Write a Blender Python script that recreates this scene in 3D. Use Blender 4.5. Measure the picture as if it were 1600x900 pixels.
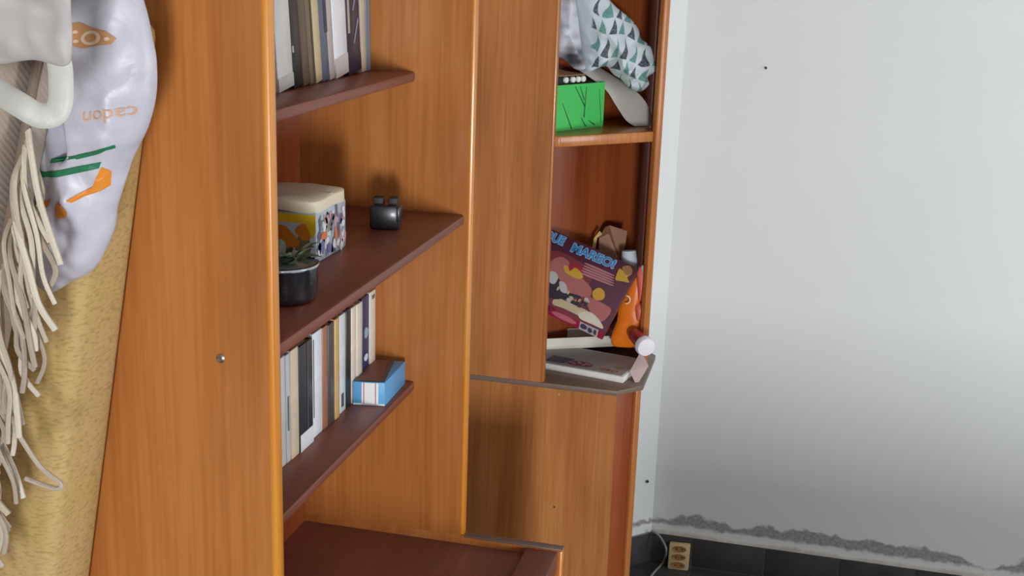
import bpy, bmesh, math, random
from mathutils import Vector, Matrix, noise

for o in list(bpy.data.objects):
    bpy.data.objects.remove(o, do_unlink=True)
scene = bpy.context.scene
C = scene.collection
random.seed(7)

# ------------------------------------------------------------------ camera
CAM_H = 1.66
FPX = 1936.685
# world rows (x right, y away, z up) in camera axes (x right, y down, z forward)
RM = Matrix(((0.96970116, 0.0948551, -0.22512702),
             (0.24208108, -0.24934351, 0.93766975),
             (0.0328088, -0.96375844, -0.26475132)))
cam = bpy.data.cameras.new('camera')
cam.sensor_width = 36.0
cam.lens = FPX / 1600 * 36.0
cam.clip_start = 0.01
camo = bpy.data.objects.new('camera', cam)
C.objects.link(camo)
rot = RM @ Matrix(((1, 0, 0), (0, -1, 0), (0, 0, -1)))
camo.matrix_world = Matrix.Translation((0, 0, CAM_H)) @ rot.to_4x4()
scene.camera = camo

# ------------------------------------------------------------------ world, light, exposure
wd = bpy.data.worlds.new('world')
scene.world = wd
wd.use_nodes = True
bg = wd.node_tree.nodes['Background']
bg.inputs['Color'].default_value = (0.75, 0.85, 1.0, 1)
bg.inputs['Strength'].default_value = 1.0

WIN_X, WIN_Z, WIN_W, WIN_H, WIN_Y = 2.0, 0.66, 0.85, 1.16, -5.2   # balcony door, shutter half down
ld = bpy.data.lights.new('window_daylight', 'AREA')
ld.shape = 'RECTANGLE'
ld.size = WIN_W - 0.06
ld.size_y = WIN_H - 0.06
ld.energy = 310
ld.color = (0.94, 0.975, 1.0)
lo = bpy.data.objects.new('window_daylight', ld)
C.objects.link(lo)
lo.location = (WIN_X, WIN_Y - 0.03, WIN_Z)
lo.rotation_euler = (math.radians(90), 0, 0)
W2_Y, W2_Z, W2_W, W2_H, W2_X = 1.45, 1.25, 1.1, 1.2, 2.8     # second window, right-hand wall
l2 = bpy.data.lights.new('side_window_daylight', 'AREA')
l2.shape = 'RECTANGLE'; l2.size = W2_H - 0.06; l2.size_y = W2_W - 0.06
l2.energy = 36; l2.color = (0.92, 0.965, 1.0)
lo2 = bpy.data.objects.new('side_window_daylight', l2)
C.objects.link(lo2)
lo2.location = (W2_X + 0.03, W2_Y, W2_Z)
lo2.rotation_euler = (0, math.radians(90), 0)

scene.view_settings.view_transform = 'Standard'
scene.view_settings.look = 'None'
scene.view_settings.exposure = 0.06
scene.view_settings.gamma = 1.0
scene.view_settings.use_curve_mapping = False

# ------------------------------------------------------------------ measuring helpers
def _ray(x, y):
    return RM @ Vector((x - 800.0, y - 450.0, FPX))
def gz(x, y, Z):
    r = _ray(x, y); r = r * ((Z - CAM_H) / r.z); return Vector((r.x, r.y, Z))
def gy(x, y, Y):
    r = _ray(x, y); r = r * (Y / r.y); return Vector((r.x, Y, r.z + CAM_H))
def gx(x, y, X):
    r = _ray(x, y); r = r * (X / r.x); return Vector((X, r.y, r.z + CAM_H))

# ------------------------------------------------------------------ materials
MATS = {}
def lin(c):
    return tuple((v / 12.92 if v <= 0.04045 else ((v + 0.055) / 1.055) ** 2.4) for v in (c[0] / 255, c[1] / 255, c[2] / 255))
def pbsdf(name):
    m = bpy.data.materials.new(name)
    m.use_nodes = True
    return m, m.node_tree, m.node_tree.nodes['Principled BSDF']
def plain(name, rgb, rough=0.5, coat=0.0, bump=0.0, bscale=60, var=0.06, vscale=9, trans=0.0, metal=0.0, sheen=0.0, subsurf=0.0):
    if name in MATS: return MATS[name]
    m, nt, b = pbsdf(name)
    tc = nt.nodes.new('ShaderNodeTexCoord')
    nz = nt.nodes.new('ShaderNodeTexNoise')
    nz.inputs['Scale'].default_value = vscale
    nz.inputs['Detail'].default_value = 4
    nt.links.new(tc.outputs['Object'], nz.inputs['Vector'])
    rp = nt.nodes.new('ShaderNodeValToRGB')
    c = lin(rgb)
    rp.color_ramp.elements[0].position = 0.3
    rp.color_ramp.elements[1].position = 0.7
    rp.color_ramp.elements[0].color = tuple(max(0, v * (1 - var)) for v in c) + (1,)
    rp.color_ramp.elements[1].color = tuple(min(1, v * (1 + var)) for v in c) + (1,)
    nt.links.new(nz.outputs['Fac'], rp.inputs['Fac'])
    nt.links.new(rp.outputs['Color'], b.inputs['Base Color'])
    b.inputs['Roughness'].default_value = rough
    b.inputs['Coat Weight'].default_value = coat
    b.inputs['Coat Roughness'].default_value = 0.15
    b.inputs['Metallic'].default_value = metal
    b.inputs['Transmission Weight'].default_value = trans
    b.inputs['Sheen Weight'].default_value = sheen
    if bump:
        n2 = nt.nodes.new('ShaderNodeTexNoise')
        n2.inputs['Scale'].default_value = bscale
        n2.inputs['Detail'].default_value = 5
        nt.links.new(tc.outputs['Object'], n2.inputs['Vector'])
        bp = nt.nodes.new('ShaderNodeBump')
        bp.inputs['Strength'].default_value = bump
        bp.inputs['Distance'].default_value = 0.004
        nt.links.new(n2.outputs['Fac'], bp.inputs['Height'])
        nt.links.new(bp.outputs['Normal'], b.inputs['Normal'])
    MATS[name] = m
    return m
def wood(name, c1, c2, c3, axis=2, rough=0.38, coat=0.25, fine=1.0):
    """veneer: stretched noise along one axis"""
    m, nt, b = pbsdf(name)
    tc = nt.nodes.new('ShaderNodeTexCoord')
    def stretched(sc, along, det, dist=0.0):
        mp = nt.nodes.new('ShaderNodeMapping')
        s = [sc, sc, sc]; s[axis] = along
        mp.inputs['Scale'].default_value = s
        nt.links.new(tc.outputs['Object'], mp.inputs['Vector'])
        n = nt.nodes.new('ShaderNodeTexNoise')
        n.inputs['Scale'].default_value = 1.0
        n.inputs['Detail'].default_value = det
        n.inputs['Distortion'].default_value = dist
        nt.links.new(mp.outputs['Vector'], n.inputs['Vector'])
        return n
    a = stretched(26 * fine, 1.1, 5, 0.4)
    f = stretched(190 * fine, 5.0, 3)
    g = stretched(6 * fine, 2.0, 2)
    mx = nt.nodes.new('ShaderNodeMix'); mx.data_type = 'FLOAT'
    mx.inputs['Factor'].default_value = 0.42
    nt.links.new(a.outputs['Fac'], mx.inputs[2]); nt.links.new(f.outputs['Fac'], mx.inputs[3])
    m2 = nt.nodes.new('ShaderNodeMix'); m2.data_type = 'FLOAT'
    m2.inputs['Factor'].default_value = 0.35
    nt.links.new(mx.outputs[0], m2.inputs[2]); nt.links.new(g.outputs['Fac'], m2.inputs[3])
    rp = nt.nodes.new('ShaderNodeValToRGB')
    rp.color_ramp.elements[0].position = 0.39; rp.color_ramp.elements[0].color = lin(c1) + (1,)
    rp.color_ramp.elements[1].position = 0.61; rp.color_ramp.elements[1].color = lin(c3) + (1,)
    e = rp.color_ramp.elements.new(0.5); e.color = lin(c2) + (1,)
    nt.links.new(m2.outputs[0], rp.inputs['Fac'])
    nt.links.new(rp.outputs['Color'], b.inputs['Base Color'])
    b.inputs['Roughness'].default_value = rough
    b.inputs['Coat Weight'].default_value = coat
    b.inputs['Coat Roughness'].default_value = 0.12
    bp = nt.nodes.new('ShaderNodeBump')
    bp.inputs['Strength'].default_value = 0.06
    bp.inputs['Distance'].default_value = 0.002
    nt.links.new(f.outputs['Fac'], bp.inputs['Height'])
    nt.links.new(bp.outputs['Normal'], b.inputs['Normal'])
    MATS[name] = m
    return m

M_WOOD = wood('orange_veneer', (165, 96, 43), (179, 109, 51), (192, 123, 64))
M_EDGE = wood('amber_edge_band', (206, 124, 40), (214, 134, 46), (220, 144, 56), rough=0.3)
M_WOOD2 = wood('brown_veneer', (160, 96, 46), (180, 113, 60), (196, 130, 74), fine=0.8)
M_RED = wood('red_brown_veneer', (126, 56, 24), (142, 67, 30), (158, 80, 39), fine=1.2)
M_SHELF = wood('mahogany_shelf_board', (118, 62, 46), (128, 69, 52), (138, 77, 59), axis=1, rough=0.45, coat=0.06, fine=2)
M_TOP = wood('dark_red_laminate', (120, 66, 54), (128, 72, 60), (137, 79, 66), axis=1, rough=0.45, coat=0.05, fine=2)
M_GREYTOP = plain('worn_grey_brown_laminate', (120, 100, 88), 0.42)
M_DARKTILE = plain('charcoal_tile_glaze', (62, 60, 62), 0.55, var=0.22, vscale=14, bump=0.06)
M_GROUT = plain('pale_grout', (148, 142, 138), 0.9)
M_WHITE_PAINT = plain('greige_paint', (158, 156, 150), 0.75, var=0.015, vscale=2.0, bump=0.05, bscale=25)
M_CEIL = plain('ceiling_paint', (206, 206, 202), 0.9)

def far_wall_mat():
    m, nt, b = pbsdf('white_wall_with_skirting_stain')
    N = nt.nodes.new; L = nt.links.new
    tc = N('ShaderNodeTexCoord')
    sep = N('ShaderNodeSeparateXYZ'); L(tc.outputs['Object'], sep.inputs[0])
    def nz(scale, det=5, vec=None):
        n = N('ShaderNodeTexNoise'); n.inputs['Scale'].default_value = scale; n.inputs['Detail'].default_value = det
        L(vec if vec else tc.outputs['Object'], n.inputs['Vector']); return n
    def math_(op, a, bb=None, clamp=False):
        n = N('ShaderNodeMath'); n.operation = op; n.use_clamp = clamp
        for i, v in enumerate((a, bb)):
            if v is None: continue
            if isinstance(v, (int, float)): n.inputs[i].default_value = v
            else: L(v, n.inputs[i])
        return n.outputs[0]
    z = sep.outputs['Z']
    big = nz(6.5, 3); mid = nz(40, 6); fine = nz(120, 4)
    # ragged upper and lower edge of the stain band (old skirting line)
    up = math_('ADD', 0.092, math_('ADD', math_('MULTIPLY', big.outputs['Fac'], 0.105), math_('MULTIPLY', math_('SUBTRACT', mid.outputs['Fac'], 0.5), 0.035)))
    lw = math_('ADD', 0.096, math_('MULTIPLY', mid.outputs['Fac'], 0.028))
    inside = math_('MULTIPLY', math_('MULTIPLY', math_('SUBTRACT', up, z), 130, True), math_('MULTIPLY', math_('SUBTRACT', z, lw), 110, True))
    inside = math_('MULTIPLY', inside, math_('ADD', 0.30, math_('MULTIPLY', fine.outputs['Fac'], 0.9)), True)
    base = N('ShaderNodeMix'); base.data_type = 'RGBA'
    base.inputs[6].default_value = lin((226, 228, 227)) + (1,)
    base.inputs[7].default_value = lin((126, 121, 130)) + (1,)
    L(inside, base.inputs[0])
    # faint roller mottling
    mot = nz(2.2, 3)
    mm = N('ShaderNodeMix'); mm.data_type = 'RGBA'; mm.blend_type = 'MULTIPLY'; mm.inputs[0].default_value = 1
    r = N('ShaderNodeMapRange'); r.inputs[1].default_value = 0.3; r.inputs[2].default_value = 0.7; r.inputs[3].default_value = 0.97; r.inputs[4].default_value = 1.0
    L(mot.outputs['Fac'], r.inputs[0])
    L(base.outputs[2], mm.inputs[6]); L(r.outputs[0], mm.inputs[7])
    L(mm.outputs[2], b.inputs['Base Color'])
    b.inputs['Roughness'].default_value = 0.7
    bp = N('ShaderNodeBump'); bp.inputs['Strength'].default_value = 0.08; bp.inputs['Distance'].default_value = 0.004
    L(mid.outputs['Fac'], bp.inputs['Height']); L(bp.outputs['Normal'], b.inputs['Normal'])
    return m
M_FARWALL = far_wall_mat()

# ------------------------------------------------------------------ mesh helpers
OFF = {}
def box(bm, x0, x1, y0, y1, z0, z1, bev=0.0, seg=2):
    vs = [bm.verts.new((x, y, z)) for z in (z0, z1) for y in (y0, y1) for x in (x0, x1)]
    fs = [(0, 2, 3, 1), (4, 5, 7, 6), (0, 1, 5, 4), (2, 6, 7, 3), (0, 4, 6, 2), (1, 3, 7, 5)]
    faces = [bm.faces.new([vs[i] for i in f]) for f in fs]
    if bev:
        es = set(e for f in faces for e in f.edges)
        bmesh.ops.bevel(bm, geom=list(es), offset=bev, segments=seg, profile=0.5, affect='EDGES')
    return faces
def hexa(bm, p, ex, ey, ez, bev=0.0, seg=2):
    """box from a corner and three edge vectors"""
    p, ex, ey, ez = map(Vector, (p, ex, ey, ez))
    if ex.cross(ey).dot(ez) < 0:
        p = p + ex; ex = -ex
    vs = [bm.verts.new(p + ex * a + ey * b + ez * c) for c in (0, 1) for b in (0, 1) for a in (0, 1)]
    fs = [(0, 2, 3, 1), (4, 5, 7, 6), (0, 1, 5, 4), (2, 6, 7, 3), (0, 4, 6, 2), (1, 3, 7, 5)]
    faces = [bm.faces.new([vs[i] for i in f]) for f in fs]
    if bev:
        es = set(e for f in faces for e in f.edges)
        bmesh.ops.bevel(bm, geom=list(es), offset=bev, segments=seg, profile=0.5, affect='EDGES')
def prism(bm, pts, z0, z1, bev=0.0):
    a = sum(pts[i][0] * pts[(i + 1) % len(pts)][1] - pts[(i + 1) % len(pts)][0] * pts[i][1] for i in range(len(pts)))
    if a < 0: pts = pts[::-1]
    lo_ = [bm.verts.new((x, y, z0)) for x, y in pts]
    hi = [bm.verts.new((x, y, z1)) for x, y in pts]
    fs = [bm.faces.new(lo_[::-1]), bm.faces.new(hi)]
    n = len(pts)
    for i in range(n):
        fs.append(bm.faces.new((lo_[i], lo_[(i + 1) % n], hi[(i + 1) % n], hi[i])))
    if bev:
        es = set(e for f in fs for e in f.edges)
        bmesh.ops.bevel(bm, geom=list(es), offset=bev, segments=2, profile=0.5, affect='EDGES')
def catmull(pts, n, closed=False):
    pts = [Vector(p) for p in pts]
    out = []
    N = len(pts)
    rng = range(N if closed else N - 1)
    for i in rng:
        p0 = pts[(i - 1) % N] if closed or i > 0 else pts[0]
        p1 = pts[i]; p2 = pts[(i + 1) % N]
        p3 = pts[(i + 2) % N] if closed or i + 2 < N else pts[-1]
        for k in range(n):
            t = k / n
            out.append(0.5 * ((2 * p1) + (p2 - p0) * t + (2 * p0 - 5 * p1 + 4 * p2 - p3) * t * t + (3 * p1 - p0 - 3 * p2 + p3) * t ** 3))
    if not closed: out.append(pts[-1])
    return out
def tube(bm, pts, r, seg=8, cap=True, flat=None):
    """sweep; r may be a number or a function of 0..1; flat=(w,t,normal) makes a ribbon section"""
    pts = [Vector(p) for p in pts]
    rings = []
    up = Vector((0.3, -1, 0.2)).normalized()
    for i, p in enumerate(pts):
        t = (pts[min(i + 1, len(pts) - 1)] - pts[max(i - 1, 0)]).normalized()
        s = t.cross(up)
        if s.length < 1e-4: s = t.cross(Vector((1, 0, 0)))
        s.normalize(); u = s.cross(t).normalized()
        up = u
        rr = r(i / (len(pts) - 1)) if callable(r) else r
        ring = []
        for k in range(seg):
            a = 2 * math.pi * k / seg
            if flat:
                ring.append(bm.verts.new(p + s * math.cos(a) * flat[0] + u * math.sin(a) * flat[1]))
            else:
                ring.append(bm.verts.new(p + s * math.cos(a) * rr + u * math.sin(a) * rr))
        rings.append(ring)
    for a, b in zip(rings, rings[1:]):
        for k in range(seg):
            bm.faces.new((a[k], a[(k + 1) % seg], b[(k + 1) % seg], b[k]))
    if cap:
        bm.faces.new(rings[0][::-1]); bm.faces.new(rings[-1])
def lathe(bm, prof, cx, cy, cz, seg=28, axis=None, wob=None):
    """profile of (r, h); axis = direction (default +z)"""
    ax = Vector(axis).normalized() if axis else Vector((0, 0, 1))
    s = ax.orthogonal().normalized(); u = ax.cross(s)
    o = Vector((cx, cy, cz))
    rings = []
    for r, h in prof:
        ring = []
        for k in range(seg):
            a = 2 * math.pi * k / seg
            rr = r * (1 + (wob(a, h) if wob else 0))
            ring.append(bm.verts.new(o + ax * h + (s * math.cos(a) + u * math.sin(a)) * rr))
        rings.append(ring)
    for a, b in zip(rings, rings[1:]):
        for k in range(seg):
            bm.faces.new((a[k], a[(k + 1) % seg], b[(k + 1) % seg], b[k]))
    bm.faces.new(rings[0][::-1]); bm.faces.new(rings[-1])
def obj(name, bm, mat, parent=None, smooth=False, label=None, loc=None):
    bmesh.ops.recalc_face_normals(bm, faces=bm.faces)
    off = Vector((0, 0, 0))
    if parent is not None: off = OFF[parent.name]
    elif loc is not None: off = Vector(loc)
    for v in bm.verts: v.co -= off
    me = bpy.data.meshes.new(name)
    bm.to_mesh(me); bm.free()
    me.materials.append(mat)
    if smooth:
        for p in me.polygons: p.use_smooth = True
        try: me.set_sharp_from_angle(angle=math.radians(42))
        except Exception: pass
    o = bpy.data.objects.new(name, me)
    C.objects.link(o)
    if parent is not None: o.parent = parent
    elif loc is not None: o.location = loc
    OFF[o.name] = off
    if label: o['label'] = label
    return o
def thing(name, label, cat, loc, group=None):
    o = bpy.data.objects.new(name, None)
    o.empty_display_size = 0.05
    C.objects.link(o); o.location = loc
    o['label'] = label; o['category'] = cat
    if group: o['group'] = group
    OFF[o.name] = Vector(loc)
    return o
def tag(o, label, cat, group=None):
    o['label'] = label; o['category'] = cat
    if group: o['group'] = group
    return o
def struct(name, bm, mat):
    o = obj(name, bm, mat); o['kind'] = 'structure'; return o
def boxobj(name, mat, parent, dims, bev=0.0, smooth=True, label=None):
    bm = bmesh.new(); box(bm, *dims, bev=bev)
    return obj(name, bm, mat, parent, smooth=smooth and bev > 0, label=label)
def hexobj(name, mat, parent, p, ex, ey, ez, bev=0.0, label=None):
    bm = bmesh.new(); hexa(bm, p, ex, ey, ez, bev)
    return obj(name, bm, mat, parent, smooth=bev > 0, label=label)
def prismobj(name, mat, parent, pts, z0, z1, bev=0.0, label=None):
    bm = bmesh.new(); prism(bm, pts, z0, z1, bev)
    return obj(name, bm, mat, parent, smooth=bev > 0, label=label)

_TXT = {}
def text2d(s, size=1.0, bold=0.0):
    """outline text as flat triangles: (verts, faces), centred"""
    cu = bpy.data.curves.new('t', 'FONT'); cu.body = s; cu.size = size; cu.offset = bold
    cu.align_x = 'CENTER'; cu.align_y = 'CENTER'; cu.resolution_u = 3
    o = bpy.data.objects.new('t', cu); C.objects.link(o)
    dg = bpy.context.evaluated_depsgraph_get()
    me = bpy.data.meshes.new_from_object(o.evaluated_get(dg))
    vs = [(v.co.x, v.co.y) for v in me.vertices]
    fs = [tuple(p.vertices) for p in me.polygons]
    bpy.data.objects.remove(o); bpy.data.curves.remove(cu); bpy.data.meshes.remove(me)
    return vs, fs
class Face:
    """a flat printed face: 2-D coordinates in metres from its origin"""
    def __init__(s, o, ex, ey, flip=None):
        s.o = Vector(o); s.ex = Vector(ex).normalized(); s.ey = Vector(ey)
        s.ey = (s.ey - s.ex * s.ey.dot(s.ex)).normalized()
        s.n = s.ex.cross(s.ey).normalized()
        if flip is not None and s.n.dot(Vector(flip)) < 0: s.n = -s.n
    def at(s, x, y, h=0.0): return s.o + s.ex * x + s.ey * y + s.n * h
def print_poly(name, mat, parent, face, polys, h=0.0006):
    bm = bmesh.new()
    for pts in polys:
        bm.faces.new([bm.verts.new(face.at(x, y, h)) for x, y in pts])
    bm.normal_update()
    o = obj_keep(name, bm, mat, parent)
    return o
def obj_keep(name, bm, mat, parent):
    off = OFF[parent.name]
    for v in bm.verts: v.co -= off
    me = bpy.data.meshes.new(name); bm.to_mesh(me); bm.free(); me.materials.append(mat)
    o = bpy.data.objects.new(name, me); C.objects.link(o); o.parent = parent; OFF[o.name] = off
    return o
def print_text(name, mat, parent, face, s, cx, cy, size, rot=0.0, h=0.0008, bold=0.0, sx=1.0):
    vs, fs = text2d(s, size, bold)
    c, sn = math.cos(rot), math.sin(rot)
    bm = bmesh.new()
    bv = [bm.verts.new(face.at(cx + x * sx * c - y * sn, cy + x * sx * sn + y * c, h)) for x, y in vs]
    for f in fs:
        try: bm.faces.new([bv[i] for i in f])
        except ValueError: pass
    return obj_keep(name, bm, mat, parent)
def blob(cx, cy, rx, ry, n=14, j=0.12, seed=0, rot=0.0):
    rd = random.Random(seed)
    out = []
    for k in range(n):
        a = 2 * math.pi * k / n
        q = 1 + rd.uniform(-j, j)
        x, y = rx * q * math.cos(a), ry * q * math.sin(a)
        out.append((cx + x * math.cos(rot) - y * math.sin(rot), cy + x * math.sin(rot) + y * math.cos(rot)))
    return out
def rect(x0, x1, y0, y1): return [(x0, y0), (x1, y0), (x1, y1), (x0, y1)]

class Pillow:
    """a stuffed, creased body grown from an outline lying in a plane; n points to the front"""
    def __init__(s, o, ex, ey, n, outline, front, back, sub=4, rings=12, crease=None, centre=None):
        s.o, s.ex, s.ey, s.n = Vector(o), Vector(ex), Vector(ey), Vector(n)
        s.pts = [(p.x, p.y) for p in catmull([(a, b, 0) for a, b in outline], sub, closed=True)]
        s.c = centre or (sum(p[0] for p in s.pts) / len(s.pts), sum(p[1] for p in s.pts) / len(s.pts))
        s.front, s.back, s.rings, s.crease = front, back, rings, crease
    def frac(s, x, y):
        dx, dy = x - s.c[0], y - s.c[1]
        best = None
        n = len(s.pts)
        for i in range(n):
            ax, ay = s.pts[i][0] - s.c[0], s.pts[i][1] - s.c[1]
            bx, by = s.pts[(i + 1) % n][0] - s.c[0], s.pts[(i + 1) % n][1] - s.c[1]
            ux, uy = bx - ax, by - ay
            den = dx * uy - dy * ux
            if abs(den) < 1e-12: continue
            t = (ax * uy - ay * ux) / den
            q = (ax * dy - ay * dx) / den
            if t > 0 and -1e-6 <= q <= 1 + 1e-6:
                if best is None or t < best: best = t
        return min(1.0, 1.0 / best) if best else 0.0
    def h(s, x, y, r):
        k = max(0.0, 1 - r * r)
        hh = s.front * k ** 0.55
        if s.crease: hh += s.crease(x, y) * k ** 0.35
        return hh
    def at(s, x, y, lift=0.0):
        return s.o + s.ex * x + s.ey * y + s.n * (s.h(x, y, s.frac(x, y)) + lift)
    def build(s, name, mat, parent=None, loc=None, label=None):
        bm = bmesh.new()
        uvl = bm.loops.layers.uv.new('uv')
        n = len(s.pts)
        uvs = {}
        def layer(sign):
            rows = []
            cv = None
            for k in range(s.rings + 1):
                r = math.sin(0.5 * math.pi * k / s.rings)
                row = []
                if k == 0:
                    hh = s.h(s.c[0], s.c[1], 0) if sign > 0 else -s.back
                    cv = bm.verts.new(s.o + s.ex * s.c[0] + s.ey * s.c[1] + s.n * hh); uvs[cv] = s.c
                    continue
                for p in s.pts:
                    x = s.c[0] + (p[0] - s.c[0]) * r; y = s.c[1] + (p[1] - s.c[1]) * r
                    hh = s.h(x, y, r) if sign > 0 else -s.back * max(0, 1 - r * r) ** 0.5
                    v = bm.verts.new(s.o + s.ex * x + s.ey * y + s.n * hh); uvs[v] = (x, y)
                    row.append(v)
                rows.append(row)
            return cv, rows
        cf, rf = layer(1); cb, rb = layer(-1)
        for v in rb[-1]: bm.verts.remove(v)
        rb[-1] = rf[-1]
        for cv, rows in ((cf, rf), (cb, rb)):
            for i in range(n):
                bm.faces.new((cv, rows[0][i], rows[0][(i + 1) % n]))
            for a, b in zip(rows, rows[1:]):
                for i in range(n):
                    bm.faces.new((a[i], b[i], b[(i + 1) % n], a[(i + 1) % n]))
        for f in bm.faces:
            for l in f.loops: l[uvl].uv = uvs[l.vert]
        o = obj(name, bm, mat, parent, smooth=False, loc=loc, label=label)
        for p in o.data.polygons: p.use_smooth = True
        return o
    def decal(s, name, mat, parent, polys, lift=0.0012):
        bm = bmesh.new()
        for pts in polys:
            # fan with a mid ring so that the print follows the surface
            cx = sum(p[0] for p in pts) / len(pts); cy = sum(p[1] for p in pts) / len(pts)
            rows = []
            for q in (0.34, 0.67, 1.0):
                rows.append([bm.verts.new(s.at(cx + (x - cx) * q, cy + (y - cy) * q, lift)) for x, y in pts])
            cv = bm.verts.new(s.at(cx, cy, lift)); n = len(pts)
            for i in range(n):
                bm.faces.new((cv, rows[0][i], rows[0][(i + 1) % n]))
                for a, b in zip(rows, rows[1:]):
                    bm.faces.new((a[i], b[i], b[(i + 1) % n], a[(i + 1) % n]))
        return obj_keep(name, bm, mat, parent)

# ================================================================== THE ROOM
XL, XR, YB, YF, ZC = -0.87, 2.8, -5.2, 3.2, 2.6
T = 0.12
FLOOR_X0 = -1.8
bm = bmesh.new(); box(bm, FLOOR_X0 - T, XR + T, YB - T, YF + T, -0.1, -0.004)
floor = struct('floor', bm, M_GROUT)
# charcoal tiles: those in view as pieces, the rest of the floor as one joined field
TS = 0.199
tile_mesh = None
rest = bmesh.new()
x_first = -0.0236 - 9 * TS
def tile_box(b, x0, x1, y0, y1):
    box(b, x0 + 0.0016, x1 - 0.0016, y0 + 0.0016, y1 - 0.0016, -0.006, 0.0, bev=0.0008, seg=1)
i = 0
x = x_first
while x < XR:
    j = 0
    y1 = YF - 0.009
    while y1 > YB:
        near = (-0.5 < x < 1.0) and y1 > 1.9
        if near:
            if tile_mesh is None:
                b = bmesh.new(); tile_box(b, -TS / 2, TS / 2, -TS / 2, TS / 2)
                t = obj('floor_tile', b, M_DARKTILE, floor); tile_mesh = t.data
            else:
                t = bpy.data.objects.new('floor_tile', tile_mesh); C.objects.link(t); t.parent = floor
            t.location = (x + TS / 2, y1 - TS / 2, 0)
        elif x + TS > XL or y1 < 1.2:
            tile_box(rest, x, min(x + TS, XR), max(y1 - TS, YB), y1)
        y1 -= TS
    x += TS
ro = obj('floor_tile_field', rest, M_DARKTILE, floor); ro['kind'] = 'stuff'

bm = bmesh.new(); box(bm, XL - T, XL, 1.208 + T, 2.67 + 0.05, 0, ZC)
struct('wall_left', bm, M_WHITE_PAINT)
bm = bmesh.new(); box(bm, FLOOR_X0 - T, XL, 1.208, 1.208 + T, 0, ZC)
struct('wall_left_return', bm, M_WHITE_PAINT)
bm = bmesh.new(); box(bm, FLOOR_X0 - T, FLOOR_X0, YB, 1.208, 0, ZC)
struct('wall_left_near', bm, M_WHITE_PAINT)
bm = bmesh.new(); prism(bm, [(XL, 2.67), (-0.34, YF), (-0.34, YF + T), (XL - T, 2.67 + 0.05)], 0, ZC)
struct('wall_corner', bm, M_FARWALL)
bm = bmesh.new(); box(bm, -0.34, XR + T, YF, YF + T, 0, ZC)
wall_far = struct('wall_far', bm, M_FARWALL)
bm = bmesh.new()
a0, a1, c0_, c1_ = W2_Y - W2_W / 2, W2_Y + W2_W / 2, W2_Z - W2_H / 2, W2_Z + W2_H / 2
box(bm, XR, XR + T, YB, a0, 0, ZC); box(bm, XR, XR + T, a1, YF, 0, ZC)
box(bm, XR, XR + T, a0, a1, 0, c0_); box(bm, XR, XR + T, a0, a1, c1_, ZC)
struct('wall_right', bm, M_WHITE_PAINT)
bm = bmesh.new()
box(bm, XR + 0.06, XR + 0.10, a0, a1, c0_, c0_ + 0.03); box(bm, XR + 0.06, XR + 0.10, a0, a1, c1_ - 0.03, c1_)
box(bm, XR + 0.06, XR + 0.10, a0, a0 + 0.03, c0_ + 0.03, c1_ - 0.03); box(bm, XR + 0.06, XR + 0.10, a1 - 0.03, a1, c0_ + 0.03, c1_ - 0.03)
struct('window_2', bm, plain('white_window_frame', (235, 235, 232), 0.4))
# unseen half-height wall, added to shade the lower far wall
bm = bmesh.new(); box(bm, 0.34, XR, 0.42, 0.54, 0, 0.56, bev=0.004)
struct('added_shade_wall', bm, M_WHITE_PAINT)
bm = bmesh.new()
wx0, wx1, wz0, wz1 = WIN_X - WIN_W / 2, WIN_X + WIN_W / 2, WIN_Z - WIN_H / 2, WIN_Z + WIN_H / 2
box(bm, FLOOR_X0 - T, wx0, YB - T, YB, 0, ZC); box(bm, wx1, XR + T, YB - T, YB, 0, ZC)
box(bm, wx0, wx1, YB - T, YB, 0, wz0); box(bm, wx0, wx1, YB - T, YB, wz1, ZC)
struct('wall_back', bm, M_WHITE_PAINT)
bm = bmesh.new(); box(bm, FLOOR_X0 - T, XR + T, YB - T, YF + T, ZC, ZC + 0.1)
struct('ceiling', bm, M_CEIL)
bm = bmesh.new()
fw = 0.03
box(bm, wx0, wx1, YB - 0.10, YB - 0.06, wz0, wz0 + fw); box(bm, wx0, wx1, YB - 0.10, YB - 0.06, wz1 - fw, wz1)
box(bm, wx0, wx0 + fw, YB - 0.10, YB - 0.06, wz0 + fw, wz1 - fw); box(bm, wx1 - fw, wx1, YB - 0.10, YB - 0.06, wz0 + fw, wz1 - fw)
struct('window_1', bm, plain('white_window_frame', (235, 235, 232), 0.4))

# dark tile skirting: far wall and the canted corner wall
bm = bmesh.new(); box(bm, -0.336, XR, YF - 0.005, YF, 0, 0.088)
skirt = struct('baseboard_far', bm, M_GROUT)
xs = [-0.3385, -0.2226] + [-0.0236 + TS * k for k in range(0, 14)] + [XR - 0.002]
for a, b in zip(xs, xs[1:]):
    boxobj('skirting_tile', M_DARKTILE, skirt, (a + 0.0015, b - 0.0015, YF - 0.009, YF - 0.003, 0.002, 0.087), 0.0008)
d45 = Vector((1, 1, 0)).normalized(); n45 = Vector((1, -1, 0)).normalized()
cw0 = Vector((-0.34, YF, 0))
bm = bmesh.new(); hexa(bm, cw0 - d45 * 0.35, d45 * 0.344, n45 * 0.005, Vector((0, 0, 0.088)))
skc = struct('baseboard_corner', bm, M_GROUT)
for k in range(2):
    hexobj('skirting_tile', M_DARKTILE, skc, cw0 - d45 * (0.17 * (k + 1) - 0.0005) + n45 * 0.003, d45 * 0.167, n45 * 0.006, Vector((0, 0, 0.087)), 0.0008)
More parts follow.
